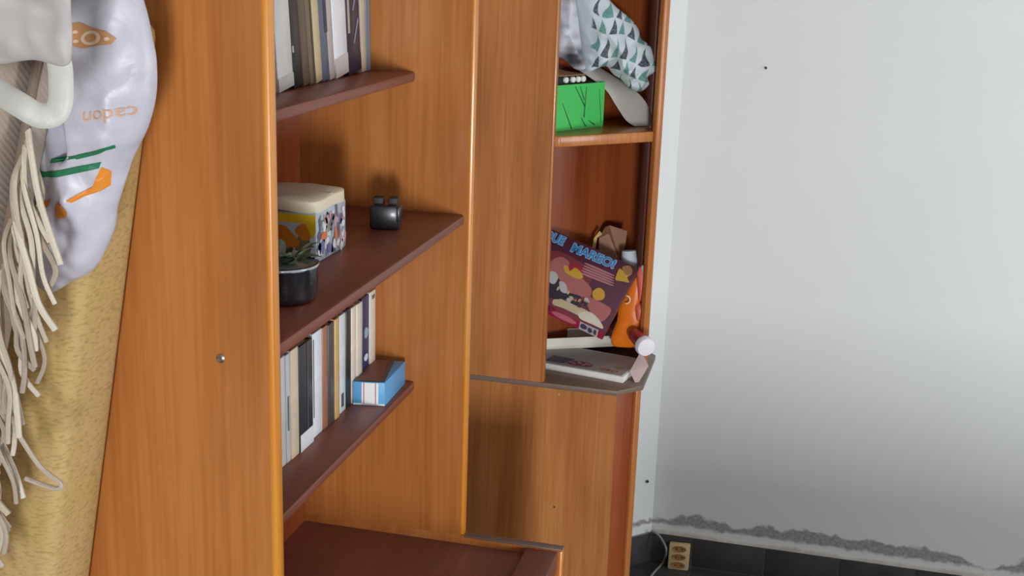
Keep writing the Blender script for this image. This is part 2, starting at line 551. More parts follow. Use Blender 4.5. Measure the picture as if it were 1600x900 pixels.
# plaster lip left above the skirting
bm = bmesh.new()
rd = random.Random(3)
N = 90
va, vb, vc = [], [], []
for k in range(N + 1):
    xx = -0.336 + (XR + 0.336) * k / N
    hgt = 0.097 + 0.007 * noise.noise(Vector((xx * 7, 0, 0))) + 0.003 * noise.noise(Vector((xx * 30, 2, 0)))
    va.append(bm.verts.new((xx, YF - 0.007 + 0.0015 * noise.noise(Vector((xx * 20, 5, 0))), 0.0875)))
    vb.append(bm.verts.new((xx, YF - 0.005, hgt - 0.003))); vc.append(bm.verts.new((xx, YF + 0.001, hgt)))
for k in range(N):
    bm.faces.new((va[k], va[k + 1], vb[k + 1], vb[k])); bm.faces.new((vb[k], vb[k + 1], vc[k + 1], vc[k]))
struct('trim_1', bm, plain('rough_pale_plaster', (196, 190, 184), 0.95, var=0.15, vscale=40, bump=0.4, bscale=90))
# nail in the far wall and a nail in the corner wall
bm = bmesh.new(); pn = gy(1197, 105, YF)
lathe(bm, [(0.0018, 0), (0.0018, 0.006), (0.0032, 0.0065), (0.0032, 0.008)], pn.x, YF, pn.z, 10, axis=(0, -1, -0.2))
tag(obj('wall_nail', bm, plain('dark_nail', (70, 66, 62), 0.5, metal=0.6), smooth=True), 'small dark nail high in the white wall', 'nail')
cn = cw0 - d45 * 0.030
bm = bmesh.new(); lathe(bm, [(0.0022, 0), (0.0022, 0.003), (0.0045, 0.0035), (0.0040, 0.006)], cn.x, cn.y, gy(1006, 751, cn.y).z, 10, axis=n45)
tag(obj('wall_plug', bm, plain('dark_plug', (60, 56, 54), 0.6), smooth=True), 'small dark plug low in the grey corner wall beside the cabinet', 'plug')

# ================================================================== BOOKCASE (upper run)
FX, BX = -0.55, -0.86          # front and back of the bookcase
N0, N1, F0, F1 = 1.19, 1.208, 1.98, 1.998
ZB, ZT = 0.626, 1.98
bc = thing('bookcase', 'tall orange veneered bookcase with dark red-brown shelves, books and knick-knacks', 'bookcase', (-0.70, 1.594, ZB))
p1 = boxobj('side_panel', M_WOOD, bc, (BX, FX - 0.006, N0, N1, ZB, ZT))
boxobj('edge_band', M_EDGE, p1, (FX - 0.010, FX, N0 - 0.0008, N1 + 0.0008, ZB, ZT), 0.0045, label='amber rounded edge band')
p2 = boxobj('side_panel', M_WOOD, bc, (BX, FX - 0.006, F0, F1, ZB, ZT))
boxobj('edge_band', M_EDGE, p2, (FX - 0.010, FX, F0 - 0.0008, F1 + 0.0008, ZB, ZT), 0.0045, label='amber rounded edge band')
boxobj('back_panel', M_RED, bc, (BX - 0.008, BX, N0, F1, ZB, ZT))
boxobj('top_board', M_WOOD, bc, (BX - 0.008, FX + 0.004, N0, F1, ZT, ZT + 0.02), 0.003)
SH = {}
for nm, fx, zt in (('high', -0.652, 1.456), ('middle', -0.562, 1.2206), ('low', -0.647, 0.912)):
    boxobj('shelf', M_SHELF, bc, (BX, fx, N1, F0, zt - 0.016, zt), 0.0042)
    SH[nm] = zt
# screw in the near side panel
ps = gy(345, 560, N0)
bm = bmesh.new(); lathe(bm, [(0.0045, -0.001), (0.0052, 0.0012), (0.003, 0.0026), (0.0008, 0.0022)], ps.x, N0, ps.z, 18, axis=(0, -1, 0))
obj('screw', bm, plain('steel_screw', (170, 165, 160), 0.3, metal=0.9), p1, smooth=True, label='small steel screw head')

# ================================================================== BASE CABINET (under the bookcase)
cb = thing('base_cabinet', 'low orange cabinet with dark red recessed top under the bookcase', 'cabinet', (-0.62, 1.594, 0))
CFX = -0.366
for y0, y1 in ((N0, N1), (F0, F1)):
    sp = boxobj('side_panel', M_WOOD, cb, (BX - 0.008, CFX - 0.006, y0, y1, 0.0, ZB - 0.003))
    boxobj('edge_band', M_EDGE, sp, (CFX - 0.008, CFX, y0, y1, 0.0, ZB - 0.003), 0.003)
    boxobj('top_band', M_GREYTOP, sp, (FX + 0.0005, CFX - 0.0005, y0, y1, ZB - 0.003, ZB), 0.001, label='worn grey top edge')
    boxobj('top_band', M_WOOD, sp, (BX - 0.008, FX + 0.0005, y0, y1, ZB - 0.003, ZB))
boxobj('top_panel', M_TOP, cb, (BX, -0.434, N1, F0, 0.592, 0.610))
boxobj('front_rail', M_TOP, cb, (-0.433, CFX - 0.009, N1, F0, 0.585, 0.6215), 0.002)
boxobj('back_panel', M_RED, cb, (BX - 0.008, BX, N1, F0, 0.05, ZB))
boxobj('plinth', M_RED, cb, (CFX - 0.05, CFX - 0.034, N1, F0, 0.0, 0.07))
boxobj('bottom_board', M_SHELF, cb, (BX, CFX - 0.03, N1, F0, 0.07, 0.086))
ym = (N1 + F0) / 2
for k, (y0, y1) in enumerate(((N1 + 0.002, ym - 0.001), (ym + 0.001, F0 - 0.002))):
    d = boxobj('door', M_WOOD, cb, (CFX - 0.026, CFX - 0.009, y0, y1, 0.075, 0.582), 0.002)
    bm = bmesh.new(); yk = ym + (-0.03 if k == 0 else 0.03)
    lathe(bm, [(0.005, 0), (0.004, 0.012), (0.011, 0.016), (0.012, 0.022), (0.006, 0.026)], CFX - 0.009, yk, 0.45, 16, axis=(1, 0, 0))
    obj('knob', bm, plain('brass_knob', (150, 120, 60), 0.35, metal=0.8), d, smooth=True)

# ================================================================== CORNER CABINET AND CORNER BOOKCASE
YC = 2.64
A = Vector((-0.552, YC, 0))
e1 = Vector((1, 1, 0)).normalized(); e2 = Vector((-1, 1, 0)).normalized()
UP = Vector((0, 0, 1))
def cp(a, b, z=0.0): return A + e1 * a + e2 * b + UP * z
SLAB = 0.6966
cc = thing('corner_cabinet', 'low brown corner cabinet with a canted front beside the white wall', 'cabinet', (-0.55, 2.80, 0))
sp = boxobj('side_panel', M_WOOD2, cc, (-0.855, -0.380, YC, YC + 0.018, 0.0, SLAB - 0.012))
for q in ((873, 616), (866, 792), (731, 600)):
    pp = gy(q[0], q[1], YC); bm = bmesh.new()
    lathe(bm, [(0.0022, -0.0005), (0.0024, 0.0005), (0.001, 0.001)], pp.x, YC, pp.z, 10, axis=(0, -1, 0))
    obj('filler_dot', bm, plain('pale_filler', (190, 160, 130), 0.7) if q[1] < 700 else plain('dark_hole', (60, 32, 16), 0.8), sp)
slab_pts = [(-0.857, YC - 0.001), (-0.380, YC - 0.001), (-0.3285, 2.6985), (-0.331, 2.93), (-0.45, 3.070), (-0.857, 2.664)]
prismobj('top_slab', M_GREYTOP, cc, slab_pts, SLAB - 0.012, SLAB, 0.0015)
q0 = Vector((-0.380, YC, 0)); q1 = Vector((-0.331, 2.7005, 0)); qd = (q1 - q0); ql = qd.length; qd.normalize()
qn = Vector((qd.y, -qd.x, 0))
door = hexobj('door', M_RED, cc, q0 + qd * 0.0005 - qn * 0.018 + UP * 0.06, qd * (ql - 0.020), qn * 0.010, UP * (SLAB - 0.012 - 0.06), 0.001)
hexobj('post', M_WOOD, cc, q0 + qd * (ql - 0.019) - qn * 0.018, qd * 0.018, qn * 0.018, UP * (SLAB - 0.012), 0.003)
hexobj('plinth', M_RED, cc, q0 + qd * 0.0005 - qn * 0.03, qd * (ql - 0.020), qn * 0.012, UP * 0.06)
ed = Vector((-0.25, 1, 0)).normalized()
en = Vector((ed.y, -ed.x, 0))
hexobj('end_panel', M_RED, cc, Vector((-0.345, 2.712, 0)), ed * 0.25, -en * 0.014, UP * (SLAB - 0.012))

cz0, cz1 = SLAB, 1.98
cbk = thing('corner_bookcase', 'tall brown corner bookcase with open canted shelves on the corner cabinet', 'bookcase', (-0.52, 2.82, SLAB))
s1 = boxobj('side_panel', M_WOOD2, cbk, (-0.842, A.x - 0.006, YC, YC + 0.018, cz0, cz1))
boxobj('edge_band', M_WOOD, s1, (A.x - 0.008, A.x + 0.001, YC - 0.0005, YC + 0.0185, cz0, cz1), 0.003)
P = Vector((-0.3525, 2.8345, 0))
hexobj('post', M_WOOD, cbk, P - e1 * 0.002 - e2 * 0.001 + UP * cz0, e1 * 0.020, e2 * 0.018, UP * (cz1 - cz0), 0.005)
ed2 = Vector((-0.155, 1, 0)).normalized()
en = Vector((ed2.y, -ed2.x, 0))
hexobj('end_panel', M_RED, cbk, P + e1 * 0.013 + e2 * 0.010 + UP * cz0, ed2 * 0.235, -en * 0.012, UP * (cz1 - cz0))
bk0, bk1 = cp(-0.178, 0.212), cp(0.436, 0.212)
hexobj('back_panel', M_RED, cbk, bk0 + UP * cz0, bk1 - bk0, e2 * 0.006, UP * (cz1 - cz0))
def shelf_poly(f=0.006):
    l = Vector((A.x, YC + 0.0185, 0))
    pr = P + e2 * f - e1 * 0.003
    return [(-0.825, YC + 0.0185), (A.x - 0.004, YC + 0.0185), tuple(cp(0.02, f)[:2]), tuple(pr[:2]), tuple((pr + ed * 0.19 + e2 * 0.01)[:2]), tuple(cp(0.34, 0.208)[:2]), tuple(cp(-0.165, 0.208)[:2])]
CSH = 1.2635
prismobj('shelf', M_WOOD, cbk, shelf_poly(), CSH - 0.024, CSH, 0.003)
prismobj('shelf', M_WOOD, cbk, shelf_poly(), 1.70, 1.724, 0.003)
prismobj('top_board', M_WOOD, cbk, [(-0.845, YC), (A.x, YC), tuple((P + e1 * 0.018)[:2]), tuple((P + e1 * 0.018 + ed * 0.2)[:2]), tuple(cp(0.385, 0.218)[:2]), tuple(cp(-0.178, 0.218)[:2])], cz1, cz1 + 0.02, 0.002)

# ================================================================== BOOKS
M_PAGES = plain('aged_pages', (214, 200, 172), 0.9, var=0.1, vscale=60)
def book(label, cat, y0, y1, xf, depth, z0, h, lean, rgb, group, rough=0.45, spine_prints=(), pages=M_PAGES, var=0.08):
    """upright book, spine to +x; lean in degrees tips its head towards -y"""
    a = math.radians(lean)
    ez = Vector((0, -math.sin(a), math.cos(a))); ey = Vector((0, math.cos(a), math.sin(a))); ex = Vector((-1, 0, 0))
    th = (y1 - y0) * math.cos(a) - 0.0008
    o = Vector((xf, y0 + 0.0004, z0))
    t = thing('book', label, cat, (xf - depth / 2, (y0 + y1) / 2, z0), group)
    m = plain('cover_%d_%d_%d' % rgb, rgb, rough, coat=0.1, var=var, vscale=25)
    bt = min(0.0022, th * 0.18)
    hexobj('spine', m, t, o, ex * 0.004, ey * th, ez * h, min(0.0016, th * 0.2))
    hexobj('front_cover', m, t, o + ex * 0.003, ex * (depth - 0.003), ey * bt, ez * h)
    hexobj('back_cover', m, t, o + ex * 0.003 + ey * (th - bt), ex * (depth - 0.003), ey * bt, ez * h)
    hexobj('pages', pages, t, o + ex * 0.004 + ey * bt + ez * 0.003, ex * (depth - 0.007), ey * (th - 2 * bt), ez * (h - 0.006))
    f = Face(o, ey, ez, flip=(1, 0, 0))
    for kind, col, args in spine_prints:
        pm = plain('print_%d_%d_%d' % col, col, 0.5)
        if kind == 'r':
            x0, x1, q0_, q1_ = args
            print_poly('spine_print', pm, t, f, [rect(x0 * th, x1 * th, q0_ * h, q1_ * h)])
        elif kind == 'p':
            print_poly('spine_print', pm, t, f, [[(x * th, y * h) for x, y in pts] for pts in args])
        elif kind == 't':
            s, x, y, size = args
            print_text('spine_print', pm, t, f, s, x * th, y * h, size, rot=math.pi / 2)
    return t
G1 = 'leaning books on the high shelf'
Z = SH['high']
tb = [
 ('thick white-spined book leftmost on the high shelf against the near panel edge', 1.592, 1.6445, 7.0, (226, 224, 220), [('r', (196, 192, 186), (0.0, 1.0, 0.0, 0.08))]),
 ('black-spined book leaning on the thick white one, high shelf', 1.6446, 1.6787, 8.6, (24, 24, 28), [('r', (180, 178, 176), (0.02, 0.2, 0.22, 0.26)), ('r', (170, 168, 168), (0.5, 0.8, 0.58, 0.66))]),
 ('dark taupe-brown book right of the black one, high shelf', 1.6788, 1.7040, 8.6, (96, 80, 66), []),
 ('olive-brown slim book left of the cream one, high shelf', 1.7041, 1.7262, 8.6, (116, 100, 76), [('r', (80, 66, 48), (0.6, 0.85, 0.0, 1.0))]),
 ('slim cream-spined book left of the slate-blue one, high shelf', 1.7263, 1.7509, 8.6, (204, 184, 146), []),
 ('slate-blue book with lighter top, high shelf middle', 1.7510, 1.7790, 8.6, (92, 102, 120), [('r', (150, 164, 190), (0.0, 0.55, 0.55, 1.0)), ('r', (62, 62, 76), (0.6, 1.0, 0.3, 0.62))]),
 ('narrow pinkish-grey book left of the glossy white one, high shelf', 1.7791, 1.8010, 8.6, (188, 176, 174), []),
 ('glossy white thick book in the middle of the high shelf', 1.8011, 1.8560, 7.4, (236, 236, 242), [('r', (204, 196, 192), (0.0, 1.0, 0.0, 0.13))]),
 ('dark purple book with pale slanted bars on its spine, high shelf', 1.8561, 1.9155, 6.4, (44, 36, 56), [('r', (186, 170, 156), (0.04, 0.2, 0.28, 0.58)), ('r', (150, 146, 160), (0.88, 0.95, 0.12, 1.0)), ('p', (146, 138, 164), ([[(0.4, 0.2 + 0.22 * k), (0.5, 0.2 + 0.22 * k), (0.86, 0.34 + 0.22 * k), (0.76, 0.36 + 0.22 * k)] for k in range(4)]))]),
 ('slim beige book second from the right end of the high shelf row', 1.9156, 1.9362, 4.5, (200, 184, 158), []),
 ('thin blue-grey book at the right end of the high shelf row', 1.9363, 1.9580, 3.0, (112, 122, 136), []),
]
for lb, y0, y1, ln, rgb, pr in tb:
    book(lb, 'book', y0, y1, -0.722, 0.11, Z, 0.235, ln, rgb, G1, spine_prints=pr)
G2 = 'paperbacks on the low shelf'
Z = SH['low']
def yb(px, py, xf): return gx(px, py, xf).y
lb2 = [
 ('thin white paperback leftmost on the low shelf', 437, 446, -0.712, (222, 222, 222), []),
 ('white and grey paperback left of the cream one, low shelf', 446, 453.5, -0.711, (214, 216, 218), [('r', (120, 126, 130), (0.2, 0.6, 0.3, 0.62))]),
 ('cream paperback left of the black one with a white label, low shelf', 453.5, 467, -0.710, (232, 212, 184), []),
 ('black paperback with a white label at the foot of its spine, low shelf', 467, 489, -0.709, (44, 48, 56), [('r', (236, 236, 240), (0.0, 1.0, 0.0, 0.165)), ('r', (84, 90, 100), (0.55, 0.62, 0.18, 1.0))]),
 ('bright white paperback right of the black one with a label, low shelf', 489, 504, -0.712, (232, 236, 242), [('r', (90, 92, 96), (0.02, 0.1, 0.2, 0.95))]),
 ('terracotta-brown paperback left of the dark grey one, low shelf', 504, 513, -0.711, (166, 108, 84), []),
 ('dark grey paperback between terracotta and tan ones, low shelf', 513, 523, -0.710, (72, 70, 76), []),
 ('tan yellow paperback in the middle of the low shelf', 523, 531, -0.709, (212, 172, 112), []),
 ('white-blue slim paperback right of the tan one, low shelf', 531, 540.5, -0.712, (216, 222, 226), [('r', (70, 72, 78), (0.2, 0.6, 0.06, 0.2))]),
 ('black slim paperback left of the cream pair, low shelf', 540.5, 549, -0.711, (38, 38, 42), []),
 ('slim cream paperback behind the blue box, left of the cream pair', 549, 557, -0.710, (228, 216, 200), []),
 ('wider cream paperback behind the blue box, right of the cream pair', 557, 566.5, -0.709, (224, 214, 198), []),
 ('navy blue paperback with small pale marks behind the blue box', 566.5, 577, -0.712, (52, 54, 104), [('p', (150, 180, 190), ([blob(0.5, 0.62, 0.3, 0.06, seed=2)])), ('p', (216, 222, 236), ([blob(0.5, 0.36, 0.3, 0.04, seed=4)])), ('r', (22, 22, 34), (0.0, 1.0, 0.0, 0.16))]),
 ('off-white paperback at the right end of the low shelf row', 577, 587, -0.711, (226, 216, 204), [('r', (120, 112, 106), (0.3, 0.8, 0.92, 0.96))]),
]
prev = None
for lb, a, b_, xf, rgb, pr in lb2:
    pc = (a + b_) / 2
    py = 600 if pc < 545 else 540
    y0 = yb(a, py, xf); y1 = yb(b_, py, xf)
    if prev and y0 < prev: y0 = prev
    prev = y1 + 0.0002
    book(lb, 'book', y0, y1, xf, 0.105, Z, 0.168 + 0.004 * random.random(), 0.0, rgb, G2, spine_prints=pr, rough=0.4)

# ================================================================== BLUE BOX on the low shelf
M_BLUE = plain('sky_blue_card', (92, 164, 214), 0.45)
M_WCARD = plain('white_card', (232, 230, 230), 0.6)
bb = thing('blue_box', 'small sky blue and white carton with a brown top on the low shelf', 'box', (-0.68, 1.90, Z))
o_ = Vector((-0.708, 1.836, Z)); ex_ = Vector((0.0525, 0.010, 0)); ey_ = Vector((-0.004, 0.118, 0)); hh = Vector((0, 0, 0.0415))
hexobj('carton', M_BLUE, bb, o_, ex_, ey_, hh, 0.0008)
f = Face(o_, ex_, hh, flip=(0, -1, 0)); L_ = ex_.length
print_poly('end_print', M_WCARD, bb, f, [rect(0.27 * L_, 0.80 * L_, 0.001, 0.0405), rect(0.0, L_, 0.001, 0.004)])
MR = plain('dark_red_print', (170, 60, 70), 0.6)
print_poly('end_stripe', MR, bb, f, [rect(0.33 * L_, 0.355 * L_, 0.003, 0.0405), rect(0.70 * L_, 0.725 * L_, 0.003, 0.0405)], 0.001)
f = Face(o_ + hh, ex_, ey_, flip=(0, 0, 1))
print_poly('top_print', plain('grey_border_print', (96, 92, 96), 0.5), bb, f, [rect(0.001, L_ - 0.001, 0.002, 0.116)], 0.0006)
print_poly('top_panel', plain('brown_print', (136, 88, 72), 0.5), bb, f, [rect(0.010, L_ - 0.010, 0.004, 0.114)], 0.001)

# ================================================================== TIN on the middle shelf
Z = SH['middle']
tx1, ty0, ty1, tx0 = -0.6635, 1.580, 1.693, -0.775
tin = thing('tin_box', 'square patterned tin with a cream lid on the middle shelf', 'tin', ((tx0 + tx1) / 2, (ty0 + ty1) / 2, Z))
boxobj('body', plain('pale_blue_grey_tin', (176, 184, 196), 0.35, coat=0.3), tin, (tx0, tx1, ty0, ty1, Z, Z + 0.074), 0.003)
# lid: rounded square with bowed sides and a soft crown
bm = bmesh.new()
def lidring(s, z, bow):
    pts = []
    cx, cy = (tx0 + tx1) / 2, (ty0 + ty1) / 2; hx, hy = (tx1 - tx0) / 2 * s, (ty1 - ty0) / 2 * s
    for k in range(48):
        a = 2 * math.pi * k / 48; c_, s_ = math.cos(a), math.sin(a)
        q = 1 / max(abs(c_) ** 9 + abs(s_) ** 9, 1e-9) ** (1 / 9)
        pts.append(bm.verts.new((cx + hx * c_ * q, cy + hy * s_ * q, z - bow * (1 - abs(math.sin(2 * a))))))
    return pts
rs = [lidring(1.035, Z + 0.072, -0.003), lidring(1.045, Z + 0.075, -0.003), lidring(1.035, Z + 0.088, -0.002), lidring(0.99, Z + 0.0905, -0.002), lidring(0.6, Z + 0.093, 0), lidring(0.2, Z + 0.094, 0)]
for a, b in zip(rs, rs[1:]):
    for k in range(48): bm.faces.new((a[k], a[(k + 1) % 48], b[(k + 1) % 48], b[k]))
bm.faces.new(rs[0][::-1]); bm.faces.new(rs[-1])
obj('lid', bm, plain('cream_lid', (226, 212, 186), 0.45), tin, smooth=True)
YEL = plain('tin_yellow', (232, 190, 40), 0.4); ORA = plain('tin_orange', (206, 128, 36), 0.4); OLV = plain('tin_olive', (120, 116, 78), 0.45)
f = Face((tx0, ty0, Z), (1, 0, 0), (0, 0, 1), flip=(0, -1, 0)); W_ = tx1 - tx0
print_poly('front_print', YEL, tin, f, [rect(0.002, W_ - 0.001, 0.0575, 0.070), [(W_ - 0.016, 0.0575), (W_ - 0.001, 0.0575), (W_ - 0.001, 0.045), (W_ - 0.006, 0.036)]])
print_poly('front_print', ORA, tin, f, [blob(W_ - 0.018, 0.045, 0.013, 0.012, seed=1), blob(W_ - 0.048, 0.036, 0.022, 0.014, seed=2, rot=-0.5), blob(W_ - 0.085, 0.03, 0.018, 0.014, seed=3)], 0.0005)
print_poly('front_print', OLV, tin, f, [blob(W_ - 0.02, 0.022, 0.012, 0.017, seed=5), blob(W_ - 0.07, 0.014, 0.02, 0.01, seed=6)], 0.0004)
f = Face((tx1, ty0, Z), (0, 1, 0), (0, 0, 1), flip=(1, 0, 0)); W_ = ty1 - ty0
rd = random.Random(11)
cols = [('tin_print_slate', (120, 136, 148)), ('tin_print_pale', (214, 220, 228)), ('tin_print_green', (112, 140, 122)), ('tin_print_pink', (196, 150, 150)), ('tin_print_plum', (110, 92, 116)), ('tin_print_white', (226, 228, 230))]
for nm, col in cols:
    polys = [blob(rd.uniform(0.008, W_ - 0.008), rd.uniform(0.008, 0.066), rd.uniform(0.003, 0.007), rd.uniform(0.004, 0.011), n=9, j=0.3, seed=rd.randint(0, 999), rot=rd.uniform(-0.6, 0.6)) for _ in range(13)]
    print_poly('side_print', plain(nm, col, 0.4), tin, f, polys, 0.0004 + 0.00012 * cols.index((nm, col)))
print_poly('side_print', plain('tin_print_orange', (222, 120, 72), 0.4), tin, f, [blob(0.026, 0.036, 0.012, 0.006, seed=21), blob(0.07, 0.03, 0.005, 0.011, seed=22)], 0.0014)
print_poly('side_print', plain('tin_print_violet', (120, 116, 170), 0.4), tin, f, [blob(0.02, 0.02, 0.006, 0.010, seed=25), blob(0.045, 0.014, 0.008, 0.007, seed=26)], 0.0013)

# ================================================================== BLACK ADAPTER on the middle shelf
ad = thing('plug_adapter', 'small black plug adapter standing on the middle shelf beside the tin', 'adapter', (-0.649, 1.836, Z))
M_BLK = plain('black_plastic', (38, 38, 44), 0.35, coat=0.2)
AO = Vector((-0.672, 1.8135, Z)); aex = Vector((0.047, 0.0096, 0)); aey = Vector((-0.008, 0.040, 0))
hexobj('body', M_BLK, ad, AO, aex, aey, UP * 0.040, 0.006)
hexobj('top_block', plain('matt_black_plastic', (44, 38, 36), 0.6), ad, AO + aex * 0.10 + aey * 0.3 + UP * 0.038, aex * 0.33, aey * 0.5, UP * 0.012, 0.0015)
hexobj('top_block', plain('matt_black_plastic', (44, 38, 36), 0.6), ad, AO + aex * 0.60 + aey * 0.3 + UP * 0.038, aex * 0.30, aey * 0.5, UP * 0.012, 0.0015)
hexobj('side_rib', M_BLK, ad, AO + aex * 0.90 + aey * -0.02 + UP * 0.014, aex * 0.12, aey * 0.9, UP * 0.024, 0.002)

# ================================================================== POTTED PLANT on the middle shelf
pot = thing('potted_plant', 'small leafy plant in a shiny black pot on the middle shelf', 'plant', (-0.630, 1.405, Z))
PX, PY = -0.634, 1.400
M_FOIL = plain('glossy_black_wrap', (26, 25, 30), 0.16, coat=1.0, bump=0.9, bscale=45)
bm = bmesh.new()
lathe(bm, [(0.034, 0.0), (0.040, 0.003), (0.043, 0.010), (0.0445, 0.044), (0.0455, 0.046), (0.0455, 0.049), (0.042, 0.0495), (0.0415, 0.045), (0.02, 0.043)], PX, PY, Z, 48,
      wob=lambda a, h: (0.025 * math.sin(11 * a + 60 * h) + 0.015 * math.sin(23 * a - 90 * h)) if 0.006 < h < 0.047 else 0)
po = obj('pot', bm, M_FOIL, pot, smooth=True)
bm = bmesh.new()
lathe(bm, [(0.0457, 0.0455), (0.0462, 0.0462), (0.0462, 0.0482), (0.0457, 0.0490)], PX, PY, Z, 48)
obj('rim', bm, plain('clear_shiny_rim', (150, 152, 160), 0.2, coat=1.0), pot, smooth=True)
bm = bmesh.new(); lathe(bm, [(0.0412, 0.042), (0.0412, 0.0445), (0.02, 0.0455)], PX, PY, Z, 24)
obj('soil', bm, plain('dark_soil', (48, 36, 28), 0.95, bump=0.8, bscale=200), pot)
LV = [plain('leaf_sage', (98, 110, 84), 0.5), plain('leaf_dark', (52, 66, 44), 0.5), plain('leaf_pale', (140, 146, 124), 0.5)]
rd = random.Random(5)
for k in range(22):
    a = 2 * math.pi * k / 22 + rd.uniform(-0.2, 0.2)
    el = rd.uniform(0.25, 1.25); ln = rd.uniform(0.038, 0.060); wdt = rd.uniform(0.007, 0.010)
    base = Vector((PX + 0.012 * math.cos(a), PY + 0.012 * math.sin(a), Z + 0.0445))
    d = Vector((math.cos(a) * math.cos(el), math.sin(a) * math.cos(el), math.sin(el)))
    s = d.cross(UP).normalized()
    bm = bmesh.new(); rows = []
    for q in range(7):
        t_ = q / 6
        c_ = base + d * (ln * t_) - UP * (0.020 * t_ * t_)
        w_ = wdt * math.sin(math.pi * (0.08 + 0.9 * t_)) ** 0.8
        rows.append([bm.verts.new(c_ - s * w_ + UP * w_ * 0.35), bm.verts.new(c_), bm.verts.new(c_ + s * w_ + UP * w_ * 0.35)])
    for r0, r1 in zip(rows, rows[1:]):
        for m_ in (0, 1): bm.faces.new((r0[m_], r0[m_ + 1], r1[m_ + 1], r1[m_]))
    obj('leaf', bm, LV[k % 3], pot, smooth=True)

# ================================================================== CORNER SHELF CONTENTS
Z = CSH
g0, g1 = gz(866, 206, Z), gz(942, 197.5, Z)
gd = (g1 - g0).normalized(); gn = Vector((gd.y, -gd.x, 0))
# green box: right front corner g1, runs left behind the side panel
M_GREEN = plain('bright_green_card', (70, 190, 92), 0.5)
GW, GH, GD = 0.185, 0.103, 0.085
gb = thing('green_box', 'bright green cardboard box with dark twig print on the corner shelf', 'box', tuple(g1 - gd * GW / 2 - gn * GD / 2))
go = g1 - gd * GW - gn * GD
# open-topped: four sides and a floor
hexobj('front_side', M_GREEN, gb, g1 - gd * GW - gn * 0.003, gd * GW, gn * 0.003, UP * GH)
hexobj('back_side', M_GREEN, gb, go, gd * GW, gn * 0.003, UP * GH)
hexobj('end_side', plain('pale_green_card', (150, 168, 140), 0.6), gb, g1 - gd * 0.003 - gn * (GD - 0.003), gd * 0.003, gn * (GD - 0.006), UP * GH)
hexobj('end_side', M_GREEN, gb, go + gn * 0.003, gd * 0.003, gn * (GD - 0.006), UP * GH)
hexobj('base', M_GREEN, gb, go + gd * 0.003 + gn * 0.003, gd * (GW - 0.006), gn * (GD - 0.006), UP * 0.003)
f = Face(g1 - gd * GW, gd, UP, flip=gn)
def stroke(x0, y0, x1, y1, w=0.0012):
    w *= 1.5
    dx, dy = x1 - x0, y1 - y0; l = math.hypot(dx, dy); px_, py_ = -dy / l * w, dx / l * w
    return [(x0 - px_, y0 - py_), (x1 - px_ * .4, y1 - py_ * .4), (x1 + px_ * .4, y1 + py_ * .4), (x0 + px_, y0 + py_)]
sc = GW
tw = [stroke(GW - 0.068, 0.026, GW - 0.064, 0.096, 0.0013), stroke(GW - 0.066, 0.05, GW - 0.102, 0.098), stroke(GW - 0.07, 0.066, GW - 0.086, 0.098), stroke(GW - 0.06, 0.004, GW - 0.078, 0.026), stroke(GW - 0.108, 0.002, GW - 0.142, 0.062), stroke(GW - 0.03, 0.006, GW - 0.052, 0.018), stroke(GW - 0.008, 0.01, GW - 0.02, 0.09, 0.0007)]
print_poly('twig_print', plain('dark_green_print', (24, 92, 48), 0.6), gb, f, tw)
# black tray with white caps standing in the green box
tr = thing('cap_tray', 'black tray holding a row of round white caps in the green box', 'tray', tuple(go + gd * 0.09 + gn * 0.04 + UP * 0.003))
hexobj('tray', plain('matt_black_tray', (20, 20, 20), 0.6), tr, go + gd * 0.006 + gn * 0.006 + UP * 0.003, gd * (GW - 0.055), gn * (GD - 0.022), UP * 0.116, 0.002)
for k, px_ in enumerate((872.5, 886.5, 897, 906)):
    c = gy(px_, 119, (g1 - gn * 0.02).y)
    q = go + gd * 0.006 + gn * (GD - 0.016)
    # put each cap on the front face of the tray
    t_ = [0.060, 0.083, 0.101, 0.118][k]
    bm = bmesh.new(); c = q + gd * t_ + UP * 0.112
    lathe(bm, [(0.0068, -0.001), (0.0070, 0.004), (0.0060, 0.0055), (0.003, 0.006)], c.x, c.y, c.z, 18, axis=gn)
    obj('cap', bm, plain('white_cap_plastic', (226, 228, 222), 0.4), tr, smooth=True)

# curved grey board
def sheet(name, mat, parent, rows, thick, loc=None, nrm=(0, -1, 0), label=None):
    """solid curved sheet through a grid of points"""
    bm = bmesh.new(); n = Vector(nrm).normalized() * thick
    R, Cc = len(rows), len(rows[0])
    top = [[bm.verts.new(Vector(p) + n) for p in r] for r in rows]; bot = [[bm.verts.new(Vector(p)) for p in r] for r in rows]
    for i_ in range(R - 1):
        for j_ in range(Cc - 1):
            bm.faces.new((top[i_][j_], top[i_][j_ + 1], top[i_ + 1][j_ + 1], top[i_ + 1][j_]))
            bm.faces.new((bot[i_][j_], bot[i_ + 1][j_], bot[i_ + 1][j_ + 1], bot[i_][j_ + 1]))
    for i_ in range(R - 1):
        for j_ in (0, Cc - 1): bm.faces.new((top[i_][j_], top[i_ + 1][j_], bot[i_ + 1][j_], bot[i_][j_]))
    for j_ in range(Cc - 1):
        for i_ in (0, R - 1): bm.faces.new((top[i_][j_], top[i_][j_ + 1], bot[i_][j_ + 1], bot[i_][j_]))
    return obj(name, bm, mat, parent, smooth=True, loc=loc, label=label)
left = catmull([gy(903, 108, 2.865), gy(944, 137, 2.87), gy(962, 163, 2.882), gy(978, 187, 2.893), gz(992, 197, Z + 0.001)], 5)
right = catmull([gy(935, 104, 2.925), gy(972, 127, 2.925), gy(1000, 148, 2.93), gy(1016, 172, 2.94), gz(1020, 196, Z + 0.001)], 5)
rows = [[a.lerp(b, q / 5) for q in range(6)] for a, b in zip(left, right)]
